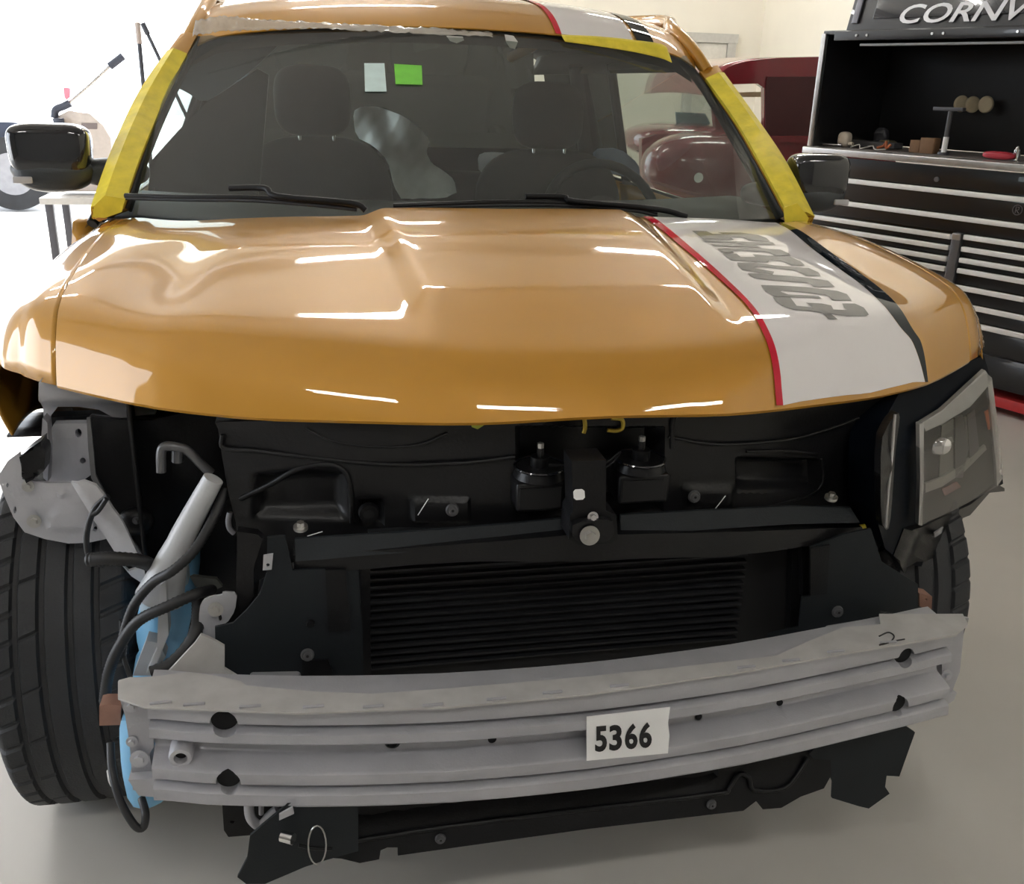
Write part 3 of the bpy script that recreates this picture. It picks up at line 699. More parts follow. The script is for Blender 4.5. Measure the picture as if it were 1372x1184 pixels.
# condenser
cond_y = curved(.37, .05)
cond = plate('condenser', [(486, 735), (700, 735), (1085, 715), (1085, 800), (1075, 880), (1000, 925), (486, 940)], DEEP, car, fy=cond_y, t=.03, step=30)
FIN = mat('condenser_fin', (.02, .021, .024), .38, .2, 0, .1)
bm = bmesh.new(); zb = .50
for i in range(19):
    z = zb+i*.0142
    for k in range(1):
        add_box(bm, (.005, .366, z), (.66, .012, .0042 if i % 2 else .0030))
obj('condenser_tubes', bm, FIN, cond, False)
plate('end_tank', [(483, 756), (496, 755), (497, 925), (484, 925)], BLK2, cond, y=.355, t=.02, step=14)
plate('end_tank', [(1062, 735), (1072, 733), (1070, 860), (1058, 862)], BLK2, cond, y=.355, t=.02, step=14)
plate('end_tank_clips', [(1074, 733), (1086, 733), (1086, 800), (1076, 800)], BLK, cond, y=.34, t=.02, step=8)
# side baffles
bf = plate('side_air_baffle', [(288, 840), (312, 835), (330, 818), (348, 796), (357, 768), (358, 720), (382, 718), (392, 764), (436, 762), (480, 764), (486, 850), (487, 925), (440, 930), (345, 918), (325, 904), (289, 898)], BLK3, car, fy=curved(.29, .12), t=.005, step=14)
plate('baffle_pocket', [(436, 764), (463, 763), (470, 845), (440, 847)], BLK, bf, fy=curved(.284, .12), t=.01, step=10)
plate('baffle_pad', [(405, 885), (440, 884), (446, 900), (440, 908), (405, 905)], BLK, bf, fy=curved(.286, .12), t=.004, step=10)
plate('baffle_edge', [(318, 712), (345, 716), (352, 722), (340, 760), (340, 800), (322, 822), (316, 790)], BLK2, bf, fy=curved(.33, .12), t=.02, step=10)
def bclip(px, py, y0, k, parent): q = hit(px, py, curved(y0, k)); clip(px, py, q.y, parent)
bclip(412, 877, .286, .12, bf); 
bm = bmesh.new(); c = hit(416, 835, curved(.288, .12)); add_cyl(bm, c, c+Vector((0, -.004, 0)), .007, .006); obj('baffle_plug', bm, BLK, bf)
q_ = plate('slotted_tab', [(353, 744), (366, 742), (364, 763), (352, 764)], STEEL2, car, y=.30, t=.003, step=4, holes=[circ(359, 757, 2.6, 8)])
bf2 = plate('side_air_baffle', [(1086, 733), (1130, 716), (1167, 708), (1181, 752), (1230, 783), (1230, 826), (1179, 818), (1177, 845), (1124, 862), (1040, 880), (1020, 884), (1030, 850), (1040, 847), (1071, 840), (1075, 800), (1086, 798)], BLK3, car, fy=curved(.29, .12), t=.005, step=14)
plate('baffle_slot', [(1086, 735), (1112, 730), (1108, 796), (1086, 798)], BLK, bf2, fy=curved(.284, .12), t=.004, step=10)
bclip(1122, 819, .286, .12, bf2)
# ---- bumper beam
BC = [(-.72, .238), (-.661, .202), (-.44, .156), (-.226, .132), (0, .128), (.253, .146), (.462, .180), (.668, .216), (.72, .232)]
def by(x):
    return (lerp(BC, x-.08)+lerp(BC, x)*2+lerp(BC, x+.08))/4
PR = [(0.0, .075), (0, .005), (-.002, .001), (-.006, 0), (-.027, 0), (-.030, .002), (-.033, .028), (-.036, .029), (-.041, .004), (-.044, 0), (-.056, 0), (-.059, .003), (-.061, .036), (-.064, .040), (-.089, .040), (-.092, .037), (-.098, .004), (-.101, 0), (-.114, 0), (-.117, .002), (-.120, .028), (-.123, .029), (-.128, .004), (-.131, 0), (-.145, 0), (-.149, .003), (-.151, .012), (-.151, .075)]
SIDEK = 0
def beamz(x): return .583-.004*x
bm = bmesh.new(); rings = []
NB = 120
for i in range(NB+1):
    x = -.655+1.315*i/NB
    rings.append([bm.verts.new((x, by(x)+dy+(dz*.22 if dy < .07 else 0), beamz(x)+dz*1.05)) for dz, dy in PR])
for A, B in zip(rings, rings[1:]):
    for k in range(len(A)): bm.faces.new((A[k], A[(k+1) % len(A)], B[(k+1) % len(A)], B[k]))
bm.faces.new(rings[0]); bm.faces.new(rings[-1][::-1])
beam = obj('bumper_beam', bm, STEEL, car)
def cut(o, c, r, l=.05, sx=1):
    bm = bmesh.new(); add_cyl(bm, (0, -l, 0), (0, l*.75, 0), r, n=28); bmesh.ops.scale(bm, vec=(sx, 1, 1), verts=bm.verts)
    me = bpy.data.meshes.new('c'); bm.to_mesh(me); bm.free(); k = bpy.data.objects.new('c', me); COL.objects.link(k); k.location = c
    md = o.modifiers.new('hole', 'BOOLEAN'); md.operation = 'DIFFERENCE'; md.object = k; md.solver = 'EXACT'
    bpy.context.view_layer.update(); dg = bpy.context.evaluated_depsgraph_get(); m2 = bpy.data.meshes.new_from_object(o.evaluated_get(dg)); o.modifiers.clear(); o.data = m2
    bpy.data.objects.remove(k)
HOLES = [(300, 970, .020), (306, 1049, .018), (1215, 882, .017), (1207, 948, .017)]
SMALL = [(526, 998, .008, 1.4), (660, 992, .007, 1), (937, 962, .006, 1.2), (1046, 943, .006, 1)]
for px, py, r in HOLES:
    q = hit(px, py, lambda x, z: by(x)+(z-.583)*.21); cut(beam, q, r)
    bm = bmesh.new(); add_cyl(bm, q+Vector((0, .014, 0)), q+Vector((0, .015, 0)), r*.98, n=24); obj('bolt_hole_shade', bm, DEEP, beam)  # black disc puts the shade inside the bolt hole into colour
for px, py, r, sx in SMALL:
    q = hit(px, py, lambda x, z: by(x)+.036+(z-.583)*.21); cut(beam, q, r, .06, sx)
    bm = bmesh.new(); add_cyl(bm, q+Vector((0, .003, 0)), q+Vector((0, .004, 0)), r*.95, n=24); obj('drain_hole_shade', bm, DEEP, beam)  # black disc paints in the dark inside the small hole
# seam flange on top
top = [(158, 913), (170, 908), (215, 905), (250, 900), (290, 905), (322, 912), (330, 918), (420, 926), (500, 929), (600, 922), (787, 906), (940, 890), (1040, 878), (1085, 858), (1130, 840), (1180, 836), (1178, 822), (1230, 822), (1290, 822), (1297, 836), (1282, 850), (1150, 872), (1000, 899), (787, 930), (600, 947), (400, 955), (193, 947), (158, 935)]
bm = bmesh.new(); fill(bm, top, lambda a, b: U(a, b, z=.5875), 14, (), (0, 0, -.003)); tf = obj('top_flange', bm, mat('flange_primer', (.50, .49, .48), .55, .2, 0, .08), beam); bevel(tf, .001)
for a, b in ((215, 941), (260, 943), (335, 946), (420, 946), (500, 946), (580, 944), (665, 936), (740, 927), (830, 918), (1000, 893), (1060, 884), (1120, 872), (1190, 860)):
    q = U(a, b, z=.589); bm = bmesh.new(); add_box(bm, q, (.03, .004, .004), bevel=.001); obj('flange_tab', bm, STEEL, tf)
# end brackets
ep = plate('end_bracket', [(160, 935), (205, 938), (206, 1000), (200, 1010), (210, 1068), (178, 1058), (174, 1000), (168, 960)], STEEL, beam, y=.222, t=.04, step=12)
bolt(176, 945, .215, STEEL2, ep, .006); bolt(187, 1016, .215, STEEL2, ep, .008); bolt(177, 993, .22, STEEL2, ep, .005)
plate('bracket_corner', [(172, 1045), (210, 1042), (212, 1068), (186, 1066)], STEEL2, ep, y=.205, t=.03, step=8)
ep2 = plate('end_bracket', [(1274, 850), (1292, 840), (1286, 900), (1276, 925), (1262, 942), (1262, 860)], STEEL, beam, y=.245, t=.04, step=12)
bolt(1268, 904, .232, STEEL2, ep2, .006)
def fin3(name, px, z, y, parent, m): pass
plate('bracket_wing', [(1180, 826), (1200, 830), (1225, 822), (1255, 824), (1298, 828), (1296, 838), (1250, 846), (1200, 850), (1182, 838)], STEEL2, ep2, fy=lambda x, z: .30-(z-.585)*.8, t=.006, step=10)
plate('bracket_corner', [(1262, 930), (1282, 928), (1278, 938), (1262, 948)], STEEL2, ep2, y=.24, t=.02, step=8)
plate('bracket_wing', [(158, 914), (175, 906), (205, 903), (225, 898), (260, 866), (268, 855), (300, 870), (300, 900), (325, 910), (318, 918), (250, 921), (200, 921), (160, 926)], mat('flange_primer', (.4, .4, .4)), ep, fy=lambda x, z: .30+(z-.6)*.25, t=.006, step=10, relief=lambda a, b: -.012*math.sin((a-158)/26.))
# tow nut
q = hit(243, 1009, lambda x, z: by(x)+(z-.583)*.21+.016); bm = bmesh.new(); rr = []
for k, (rad, dy) in enumerate([(.0095, .012), (.0095, -.012), (.0155, -.012), (.0175, -.006), (.0175, .02)]):
    rr.append([bm.verts.new(q+Vector((math.cos(a)*rad, dy, math.sin(a)*rad))) for a in [i*math.pi/12 for i in range(24)]])
for A, B in zip(rr, rr[1:]):
    for i in range(24): bm.faces.new((A[i], A[(i+1) % 24], B[(i+1) % 24], B[i]))
bm.faces.new(rr[0]); obj('tow_nut', bm, STEEL2, beam); 
bm = bmesh.new(); add_cyl(bm, q+Vector((0, .0, 0)), q+Vector((0, .001, 0)), .009); obj('tow_nut_bore', bm, DEEP, beam)
# number sticker
def stick(a, b): return hit(a, b, lambda x, z: by(x)-.002+(z-.583)*.21)
bm = bmesh.new(); fill(bm, [(786, 960), (898, 947), (895, 968), (897, 985), (895, 1009), (786, 1019)], stick, 12, (), (0, .0008, 0)); sk = obj('number_sticker', bm, PAPER, beam)
def text_mesh(s, size=1, bold=0, extr=0, shear=0):
    c = bpy.data.curves.new('t', 'FONT'); c.body = s; c.size = size; c.offset = bold; c.extrude = extr; c.shear = shear; c.resolution_u = 4
    o = bpy.data.objects.new('t', c); COL.objects.link(o); bpy.context.view_layer.update(); dg = bpy.context.evaluated_depsgraph_get()
    me = bpy.data.meshes.new_from_object(o.evaluated_get(dg)); bpy.data.objects.remove(o); return me
INK = mat('black_ink', (.01, .01, .011), .5)
def map_text(s, quad, m, parent, name, surf, bold=.02, off=Vector((0, -.0012, 0))):
    me = text_mesh(s, 1, bold); xs = [v.co.x for v in me.vertices]; ys = [v.co.y for v in me.vertices]; x0, x1, y0, y1 = min(xs), max(xs), min(ys), max(ys)
    bl, br, tr_, tl = [Vector(q) for q in quad]
    for v in me.vertices:
        u_ = (v.co.x-x0)/(x1-x0); w_ = (v.co.y-y0)/(y1-y0); p = bl.lerp(br, u_).lerp(tl.lerp(tr_, u_), w_); v.co = surf(p.x, p.y)+off
    o = bpy.data.objects.new(name, me); COL.objects.link(o); finish(o, m, parent, False); return o
for ch, x0, x1 in (('5', 797, 813), ('3', 816, 833), ('6', 837, 854), ('6', 856, 873)):
    dy = -(x0-797)*.085; map_text(ch, [(x0, 1007+dy), (x1, 1005.5+dy), (x1, 971+dy), (x0, 972.5+dy)], INK, sk, 'digit', stick, .035)
# pen mark
tube('pen_mark', [U(a, b, z=.5885) for a, b in [(1178, 852), (1190, 847), (1198, 852), (1192, 860), (1178, 864), (1190, 860), (1212, 856)]], .0012, INK, tf)
# crash rails ends in copper primer
plate('frame_tab', [(133, 946), (140, 944), (162, 944), (162, 971), (133, 972)], COPPER, car, y=.33, t=.03, step=8)
plate('frame_tab', [(1232, 795), (1249, 799), (1248, 820), (1232, 812)], COPPER, car, y=.42, t=.03, step=8, holes=[circ(1241, 803, 1.6, 8)])
# ---- lower air dam pieces
lower = plate('lower_air_dam', [(400, 1055), (480, 1060), (760, 1045), (1000, 1000), (1112, 1000), (1114, 1038), (1104, 1056), (1073, 1067), (1047, 1082), (1022, 1084), (1013, 1073), (996, 1086), (790, 1110), (533, 1146), (533, 1135), (519, 1135), (510, 1139), (508, 1151), (482, 1156), (457, 1150), (420, 1148), (395, 1100)], BLK, car, fy=lambda x, z: .20+(z-.33)*.5+.1*x*x, t=.006, step=14,
    relief=lambda a, b: .03*sst(1098, 1086, b+(a-480)*.10) if a > 480 and a < 960 else 0)
tube('dam_edge_rib', [hit(a, b, lambda x, z: .195+(z-.33)*.5+.1*x*x) for a, b in [(470, 1127), (600, 1107), (800, 1082), (960, 1063), (976, 1056), (990, 1037), (1004, 1042), (1010, 1058), (1050, 1056), (1070, 1035), (1082, 1015)]], .004, BLK2, lower, smooth=3)
plate('lower_grille_mesh', [(478, 1062), (760, 1046), (1000, 1004), (1000, 1040), (800, 1078), (480, 1120)], DEEP, lower, y=.215, t=.01, step=20)
for a, b in ((590, 1123), (953, 1077)):
    q = hit(a, b, lambda x, z: .195+(z-.33)*.5+.1*x*x); clip(a, b, q.y, lower, .009)
plate('dam_wing', [(318, 1175), (331, 1150), (335, 1120), (351, 1106), (373, 1088), (385, 1076), (480, 1062), (480, 1140), (437, 1152), (409, 1161), (355, 1184), (330, 1184)], BLK3, lower, y=.13, t=.005, step=12)
plate('dam_wing', [(1151, 1080), (1164, 1083), (1192, 1063), (1186, 1054), (1188, 1039), (1205, 1040), (1226, 981), (1214, 973), (1186, 970), (1110, 985), (1084, 1010), (1112, 1039), (1116, 1048), (1115, 1069)], BLK3, lower, y=.22, t=.005, step=12)
plate('lower_bracket', [(297, 1068), (385, 1062), (385, 1100), (346, 1118), (306, 1121), (300, 1112)], BLK, lower, y=.20, t=.02, step=10, holes=[circ(311, 1101, 4, 8, 2)])
tube('tow_loop', [U(a, b, y=.165) for a, b in [(334, 1060), (334, 1088), (340, 1101), (350, 1105), (362, 1092), (372, 1084)]], .0075, STEEL, car)
tube('tow_loop_arm', [U(a, b, y=.19) for a, b in [(350, 1060), (350, 1090)]], .004, STEEL, car)
bm = bmesh.new(); add_cyl(bm, U(378, 1120, y=.12), U(393, 1124, y=.11), .0085); obj('drain_spigot', bm, CHROME, lower)
plate('metal_tab', [(374, 1091), (392, 1081), (394, 1090), (374, 1099)], STEEL, lower, y=.115, t=.003, step=6)
bm = bmesh.new(); add_tube(bm, [U(425+12*math.cos(a), 1132+26*math.sin(a), y=.11) for a in [i*math.pi/10 for i in range(21)]], .0012, smooth=1, n=6); obj('wire_ring', bm, BOLT, lower)
tube('threaded_rod', [U(a, b, y=.115) for a, b in [(400, 1132), (420, 1136), (445, 1137)]], .003, BLK, lower, ridges=.003)
# ---- body structure showing where the headlight is missing
def sp(name, poly, m, y, parent=None, **k): return plate(name, poly, m, parent or car, y=y, **k)
fa = sp('headlight_mount', [(52, 512), (62, 500), (90, 505), (122, 515), (160, 522), (205, 540), (205, 562), (190, 563), (150, 568), (128, 556), (100, 552), (72, 552), (61, 566), (58, 590), (54, 585), (51, 545)], STEEL2, .66, t=.012, step=8, relief=lambda a, b: .03*sst(535, 552, b))
sp('mount_lip', [(122, 556), (150, 560), (205, 562), (205, 566), (190, 567), (150, 586), (134, 588), (118, 560)], BRACKET, .69, fa, t=.01, step=8)
bx = sp('lamp_box_bracket', [(58, 588), (68, 576), (72, 568), (116, 567), (120, 590), (124, 612), (122, 636), (108, 646), (63, 645)], STEEL2, .68, t=.02, step=6, holes=[circ(105, 580, 4.5, 10, 6), circ(111, 617, 4, 10)], relief=lambda a, b: .004*sst(0, 8, min(a-72, 108-a, b-590, 630-b)))
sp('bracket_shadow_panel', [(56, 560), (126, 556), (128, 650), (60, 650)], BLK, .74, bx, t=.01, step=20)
sp('bracket_flange', [(57, 560), (63, 566), (66, 600), (64, 646), (58, 640), (55, 590)], STEEL, .655, bx, t=.03, step=6)
ap = sp('inner_fender_plate', [(-4, 640), (10, 618), (26, 606), (30, 642), (63, 647), (100, 647), (118, 672), (142, 722), (118, 727), (92, 728), (60, 722), (33, 713), (18, 693), (6, 665), (0, 648)], STEEL2, .60, t=.008, step=7, holes=[circ(10, 650, 1.6, 8, 3), circ(20, 683, 2, 8, 5), circ(128, 708, 2.5, 8, 4)], relief=lambda a, b: -.008*sst(0, 5, min(a-68, 98-a, b-657, 666-b))-.008*sst(0, 5, min(a-66+.3*(b-690), 130-a, b-678, 712-b)))
bolt(38, 651, .592, BOLT, ap, .006); bolt(46, 698, .592, BOLT, ap, .007)
sp('ribbed_bump_stop', [(26, 612), (40, 600), (54, 592), (60, 606), (58, 632), (46, 640), (36, 646), (28, 640)], BLK2, .59, t=.04, step=5, relief=lambda a, b: .006*math.sin(a*1.2))
sp('fender_brace', [(95, 646), (112, 644), (128, 650), (139, 663), (150, 680), (160, 693), (174, 717), (186, 741), (170, 742), (154, 740), (140, 718), (127, 699)], mat('white_primer', (.55, .55, .58), .45), .53, t=.008, step=8, relief=lambda a, b: -.006*sst(0, 6, min(a-95-.75*(b-646), 130+.9*(b-663)-a)))
sp('fender_brace', [(164, 758), (172, 765), (184, 761), (198, 765), (197, 781), (190, 781), (176, 772)], MATS['white_primer'], .54, t=.008, step=6)
sp('inner_shroud', [(118, 560), (205, 562), (240, 556), (298, 556), (300, 640), (318, 700), (316, 800), (270, 900), (196, 900), (200, 770), (186, 741), (160, 693), (139, 663), (126, 640)], BLK, .62, t=.01, step=16, relief=lambda a, b: .01*math.sin(a/23.)*math.sin(b/31.))
sp('apron_seam', [(116, 560), (121, 560), (126, 610), (128, 636), (140, 660), (158, 692), (174, 717), (190, 742), (184, 742), (158, 700), (134, 662), (122, 640), (118, 600)], mat('seam_grey', (.12, .12, .125), .5), .60, t=.006, step=7)
bm = bmesh.new(); c = U(183, 698, y=.59); superbox(bm, c, .03, .02, .026, 2.2); o = obj('rubber_buffer', bm, BLK2, car); bolt(183, 697, .565, CLIPM, o, .004)
# pipes
tube('coolant_pipe', [U(a, b, y=.50) for a, b in [(216, 632), (216, 606), (222, 598), (238, 599), (252, 604), (268, 620), (283, 634)]], .008, mat('grey_pipe', (.14, .14, .145), .35, .5), car)
tube('pipe_end', [U(a, b, y=.52) for a, b in [(238, 600), (238, 618)]], .010, MATS['grey_pipe'], car)
tube('chrome_pipe', [U(a, b, y=.50) for a, b in [(308, 686), (306, 698), (308, 708), (314, 714)]], .005, STEEL, car)
# washer bottle
NECK = mat('milky_plastic', (.55, .56, .58), .35, 0, 0, .06, 8)
BLUE = mat('blue_fluid', (.22, .52, .80), .3, 0, .3, .12, 5)
PALE = mat('pale_blue_plastic', (.40, .52, .62), .35, 0, .2, .1, 6)
wb = plate('washer_bottle', [(176, 850), (190, 800), (205, 778), (235, 760), (252, 770), (258, 790), (252, 850), (238, 900), (222, 905), (198, 900), (180, 880)], BLUE, car, y=.47, t=.10, step=7, round_=1, relief=lambda a, b: .05*((a-216)/45.)**2)
tube('filler_neck', [U(a, b, y=.455) for a, b in [(286, 641), (262, 685), (240, 728), (224, 770), (214, 800)]], .02, NECK, wb, rr=[.0165, .019, .021, .031, .040], n=24)
plate('bottle_seam', [(214, 785), (222, 778), (226, 850), (214, 880), (205, 902), (196, 902), (210, 870)], NECK, wb, y=.405, t=.03, step=8)
plate('bottle_upper', [(184, 812), (196, 786), (210, 775), (248, 768), (250, 790), (220, 808), (186, 830)], PALE, wb, y=.44, t=.03, step=7, relief=lambda a, b: .03*((a-216)/40.)**2)
plate('bottle_lower', [(178, 905), (196, 858), (214, 862), (222, 880), (205, 905)], NECK, wb, y=.43, t=.03, step=7)
wl = plate('bottle_sump', [(156, 990), (160, 972), (180, 968), (215, 985), (262, 1060), (250, 1072), (205, 1084), (172, 1082), (160, 1040)], BLUE, car, y=.30, t=.08, step=7, round_=1, relief=lambda a, b: .03*((a-190)/40.)**2)
tube('bottle_body', [U(206, 880, y=.52), U(200, 930, y=.44), U(200, 985, y=.36)], .03, BLUE, wb)
for s_ in (-1, 1):
    bm = bmesh.new(); add_box(bm, (s_*.50+.02, .50, .505), (.08, .50, .07), bevel=.006); obj('frame_rail', bm, BRACKET, car)
# hoses and cables
HOSE = mat('ribbed_hose', (.016, .016, .018), .5)
tube('corrugated_hose', [U(a, b, y=y) for a, b, y in [(302, 655, .47), (288, 690, .44), (262, 735, .40), (232, 764, .385), (205, 780, .40), (180, 810, .41), (166, 850, .41), (162, 880, .42)]], .0085, HOSE, car, ridges=.003)
tube('corrugated_hose', [U(a, b, y=y) for a, b, y in [(285, 790, .42), (262, 796, .38), (225, 812, .37), (185, 832, .38), (160, 866, .39), (146, 900, .40), (140, 940, .42)]], .0095, HOSE, car, ridges=.003)
tube('corrugated_hose', [U(a, b, y=y) for a, b, y in [(266, 800, .42), (264, 840, .36), (250, 868, .34), (228, 890, .325), (203, 901, .32)]], .011, HOSE, car, ridges=.003)
tube('corrugated_hose', [U(a, b, y=y) for a, b, y in [(118, 750, .45), (150, 748, .44), (190, 752, .45), (215, 765, .5)]], .012, HOSE, car, ridges=.003)
tube('wire_loom', [U(a, b, y=.50) for a, b in [(145, 664), (128, 680), (118, 705), (116, 730), (122, 748), (140, 758)]], .005, HOSE, car)
tube('wire_loom', [U(a, b, y=.49) for a, b in [(143, 668), (132, 684), (124, 690)]], .004, HOSE, car)
tube('wire_loom', [U(a, b, y=y) for a, b, y in [(148, 995, .30), (150, 1030, .27), (160, 1070, .24), (180, 1105, .22), (192, 1108, .22), (195, 1090, .22), (190, 1070, .25)]], .006, HOSE, car)
tube('wire_loom', [U(a, b, y=y) for a, b, y in [(163, 830, .42), (164, 870, .42), (172, 900, .40), (178, 915, .38)]], .004, HOSE, car)
tube('cable_tie', [U(a, b, y=.29) for a, b in [(145, 1032), (147, 1045), (150, 1052)]], .0025, PAPER, car)
sp('horn_tab_bracket', [(267, 815), (272, 804), (282, 799), (298, 797), (298, 793), (318, 794), (315, 818), (304, 835), (290, 838), (290, 864), (270, 863), (266, 850)], STEEL2, .36, t=.004, step=6, round_=1, holes=[circ(295, 828, 2.5, 8, 5)])
bolt(289, 816, .352, BOLT, car, .007)
sp('duct_edge', [(254, 772), (290, 776), (298, 786), (284, 792), (262, 786)], mat('dull_plastic', (.1, .1, .09), .5), .50, t=.01, step=8)

# ---- headlight
def hl(y0): return lambda x, z: y0+(x-.72)*.8+max(0, z-.84)*.8
hous = plate('headlight', [(1182, 575), (1192, 550), (1205, 526), (1240, 514), (1318, 476), (1330, 515), (1336, 560), (1344, 648), (1300, 672), (1262, 742), (1240, 760), (1212, 755), (1186, 735), (1176, 700), (1176, 640)], mat('navy_black', (.003, .005, .009), .55, 0, 0, .05, spec=.05), car, fy=hl(.47), t=.10, step=10)
hous['label'] = 'black headlight housing with clear lens'
LENSO = [(1238, 566), (1262, 552), (1322, 498), (1328, 530), (1334, 575), (1342, 640), (1335, 652), (1300, 672), (1265, 690), (1234, 704), (1236, 640)]
plate('headlight_bowl', LENSO, mat('bowl_black', (.008, .008, .009), .5, spec=.1), hous, fy=hl(.462), t=.004, step=12)
plate('lens_rim', [(1236, 566), (1262, 550), (1320, 496), (1330, 510), (1300, 545), (1262, 568), (1240, 578)], mat('frosted_rim', (.42, .41, .40), .25, .2, .5), hous, fy=hl(.443), t=.012, step=8)
plate('lens_side_rim', [(1232, 568), (1238, 566), (1238, 640), (1236, 704), (1231, 703), (1233, 640)], mat('frosted_rim', (.4, .4, .4)), hous, fy=hl(.443), t=.012, step=8)
c = hit(1258, 597, hl(.455), .5)
bm = bmesh.new(); superbox(bm, c, .024, .014, .018, 2.4); lab(obj('reflector', bm, CHROME, hous), 'chrome projector reflector')
plate('divider', [(1280, 560), (1290, 556), (1298, 600), (1290, 640), (1280, 640)], BLK2, hous, fy=hl(.452), t=.006, step=8)
plate('chrome_shelf', [(1240, 648), (1262, 640), (1290, 622), (1320, 596), (1322, 602), (1292, 632), (1262, 652), (1240, 660)], mat('smoked_chrome', (.30, .29, .26), .3, .3), hous, fy=hl(.452), t=.006, step=8)
plate('reflector_panel', [(1262, 570), (1278, 562), (1284, 600), (1280, 640), (1258, 646)], mat('smoke_panel', (.12, .12, .10), .45, .1), hous, fy=hl(.458), t=.004, step=8)
mat('smoked_chrome', (.30, .29, .26), .3, .3)
plate('lens_side_rim', [(1322, 500), (1329, 506), (1336, 560), (1344, 640), (1336, 652), (1334, 620), (1328, 560)], MATS['frosted_rim'], hous, fy=hl(.443), t=.008, step=8)
plate('chrome_shelf', [(1258, 590), (1276, 586), (1278, 592), (1262, 598)], MATS['smoked_chrome'], hous, fy=hl(.450), t=.004, step=6)
plate('divider', [(1296, 556), (1306, 548), (1312, 600), (1300, 620)], BLK2, hous, fy=hl(.452), t=.006, step=8)
plate('reflector_panel', [(1292, 560), (1297, 556), (1306, 600), (1300, 612)], MATS['smoke_panel'], hous, fy=hl(.455), t=.004, step=8)
plate('marker_lens', [(1320, 552), (1327, 548), (1331, 572), (1325, 576)], mat('amber_lens', (.8, .2, .05), .3), hous, fy=hl(.450), t=.004, step=6)
plate('red_reflection_strip', [(1262, 655), (1282, 645), (1288, 652), (1266, 664)], mat('dark_red_tint', (.18, .03, .03), .25), hous, fy=hl(.455), t=.004, step=6)  # reddish reflection painted as a coloured strip
def bulge(x, z): return hl(.440)(x, z)
plate('headlight_lens', LENSO, glassmat('lens_glass', (.86, .86, .86)), hous, fy=bulge, tdir=(0, 0, 0), step=10)
plate('side_trim', [(1180, 590), (1192, 565), (1204, 552), (1206, 560), (1200, 600), (1194, 690), (1190, 712), (1180, 700)], BLK2, hous, fy=hl(.45), t=.02, step=8, round_=1)
tube('trim_edge', [hit(a, b, hl(.445), .5) for a, b in [(1199, 556), (1196, 600), (1190, 660), (1187, 706)]], .0025, MATS['frosted_rim'], hous)
mb = plate('lamp_mount_foot', [(1202, 748), (1216, 712), (1234, 706), (1300, 676), (1336, 648), (1346, 654), (1346, 658), (1326, 660), (1300, 690), (1290, 694), (1280, 730), (1262, 742), (1240, 752), (1212, 768)], BLK2, hous, fy=hl(.455), t=.03, step=8, relief=lambda a, b: .012*sst(-.2, .2, math.sin((a+b*.4)/5.5)) if b > 705 else 0)
plate('foot_tab', [(1252, 714), (1264, 706), (1262, 714), (1252, 720)], BRACKET, mb, fy=hl(.45), t=.004, step=5)
plate('yellow_plug', [(1152, 704), (1160, 703), (1162, 710), (1154, 711)], TAPE, carrier, y=.40, t=.004, step=4)

# ================================================================= THINGS IN THE CAR
PF = mat('cloudy_plastic', (.93, .95, .92), .3, 0, .3, .1, 14, .6, 25)
def crumple(px_poly, y, name, m, label, cat, amp=.03, t=.05):
    def rel(a, b): return amp*(math.sin(a/17.+b/40.)+.5*math.sin(a/8.-b/21.+1)+.22*abs(math.sin(b/9.+a/6.)))
    o = plate(name, px_poly, m, None, y=y, t=t, step=5, relief=rel, round_=1); return tag(o, label, cat)
crumple([(474, 150), (485, 143), (510, 144), (540, 155), (562, 172), (578, 188), (572, 205), (580, 220), (596, 230), (608, 240), (612, 262), (540, 270), (528, 250), (520, 215), (500, 195), (478, 185)], 2.78, 'plastic_sheet', PF, 'crumpled cloudy plastic sheet draped between the front seats', 'plastic sheet')
crumple([(640, 208), (652, 203), (690, 206), (700, 216), (660, 225), (642, 232)], 3.2, 'white_sheet', PAPER, 'white sheet behind the steering side seat, standing in for a bright shape seen through the rear window', 'paper', .003, .004)  # stand-in for a bright shape seen through the rear window
crumple([(796, 200), (830, 198), (856, 220), (858, 240), (830, 235), (800, 228)], 2.78, 'blue_cover', mat('blue_grey_cloth', (.16, .22, .32), .6), 'blue grey cloth cover beside the seat near the side window', 'cloth cover', .006, .02)

# ================================================================= TOOL CHEST
OX, OY = 2.85, 2.80; UX, UY = -.421, .907
rz = math.atan2(-UX*0-.907, .421)
def PLs(px, py):
    n = Vector((UY, -UX, 0)); o3 = Vector((OX, OY, 0)); d = ray(px, py); t = (o3-CAMP).dot(n)/d.dot(n); q = CAMP+d*t
    return -((q-o3).dot(Vector((UX, UY, 0)))), q.z
chest = thing('tool_chest', 'long black tool chest with chrome drawer pulls and an open lidded hutch', 'tool chest', (OX, OY, 0), rz)
TB = Matrix.Translation((OX, OY, 0)) @ Matrix.Rotation(rz, 4, 'Z')
def L(x, y, z): return TB @ Vector((x, y, z))
TBK = mat('chest_black', (.010, .010, .011), .3, 0, .4, .1, 20)
TBD = mat('hutch_inside', (.008, .008, .009), .55)
TRIM = mat('brushed_steel', (.5, .49, .48), .35, .8, 0, .08)
PULL = mat('bright_pull', (.93, .92, .90), .45, .1, 0, .03)
DGR = mat('divider_grey', (.16, .16, .17), .4, .5)
def lbox(name, c, s, m, parent, bev=.003, rot=None):
    bm = bmesh.new(); add_box(bm, c, s, rot=rot, bevel=bev); bmesh.ops.transform(bm, matrix=TB, verts=bm.verts); return obj(name, bm, m, parent)
XL, XR, DP = -1.36, 1.0, .62; ZC = 1.13
lbox('cabinet_body', ((XL+XR)/2, DP/2+.015, .60), (XR-XL, DP-.03, ZC-.16), TBK, chest)
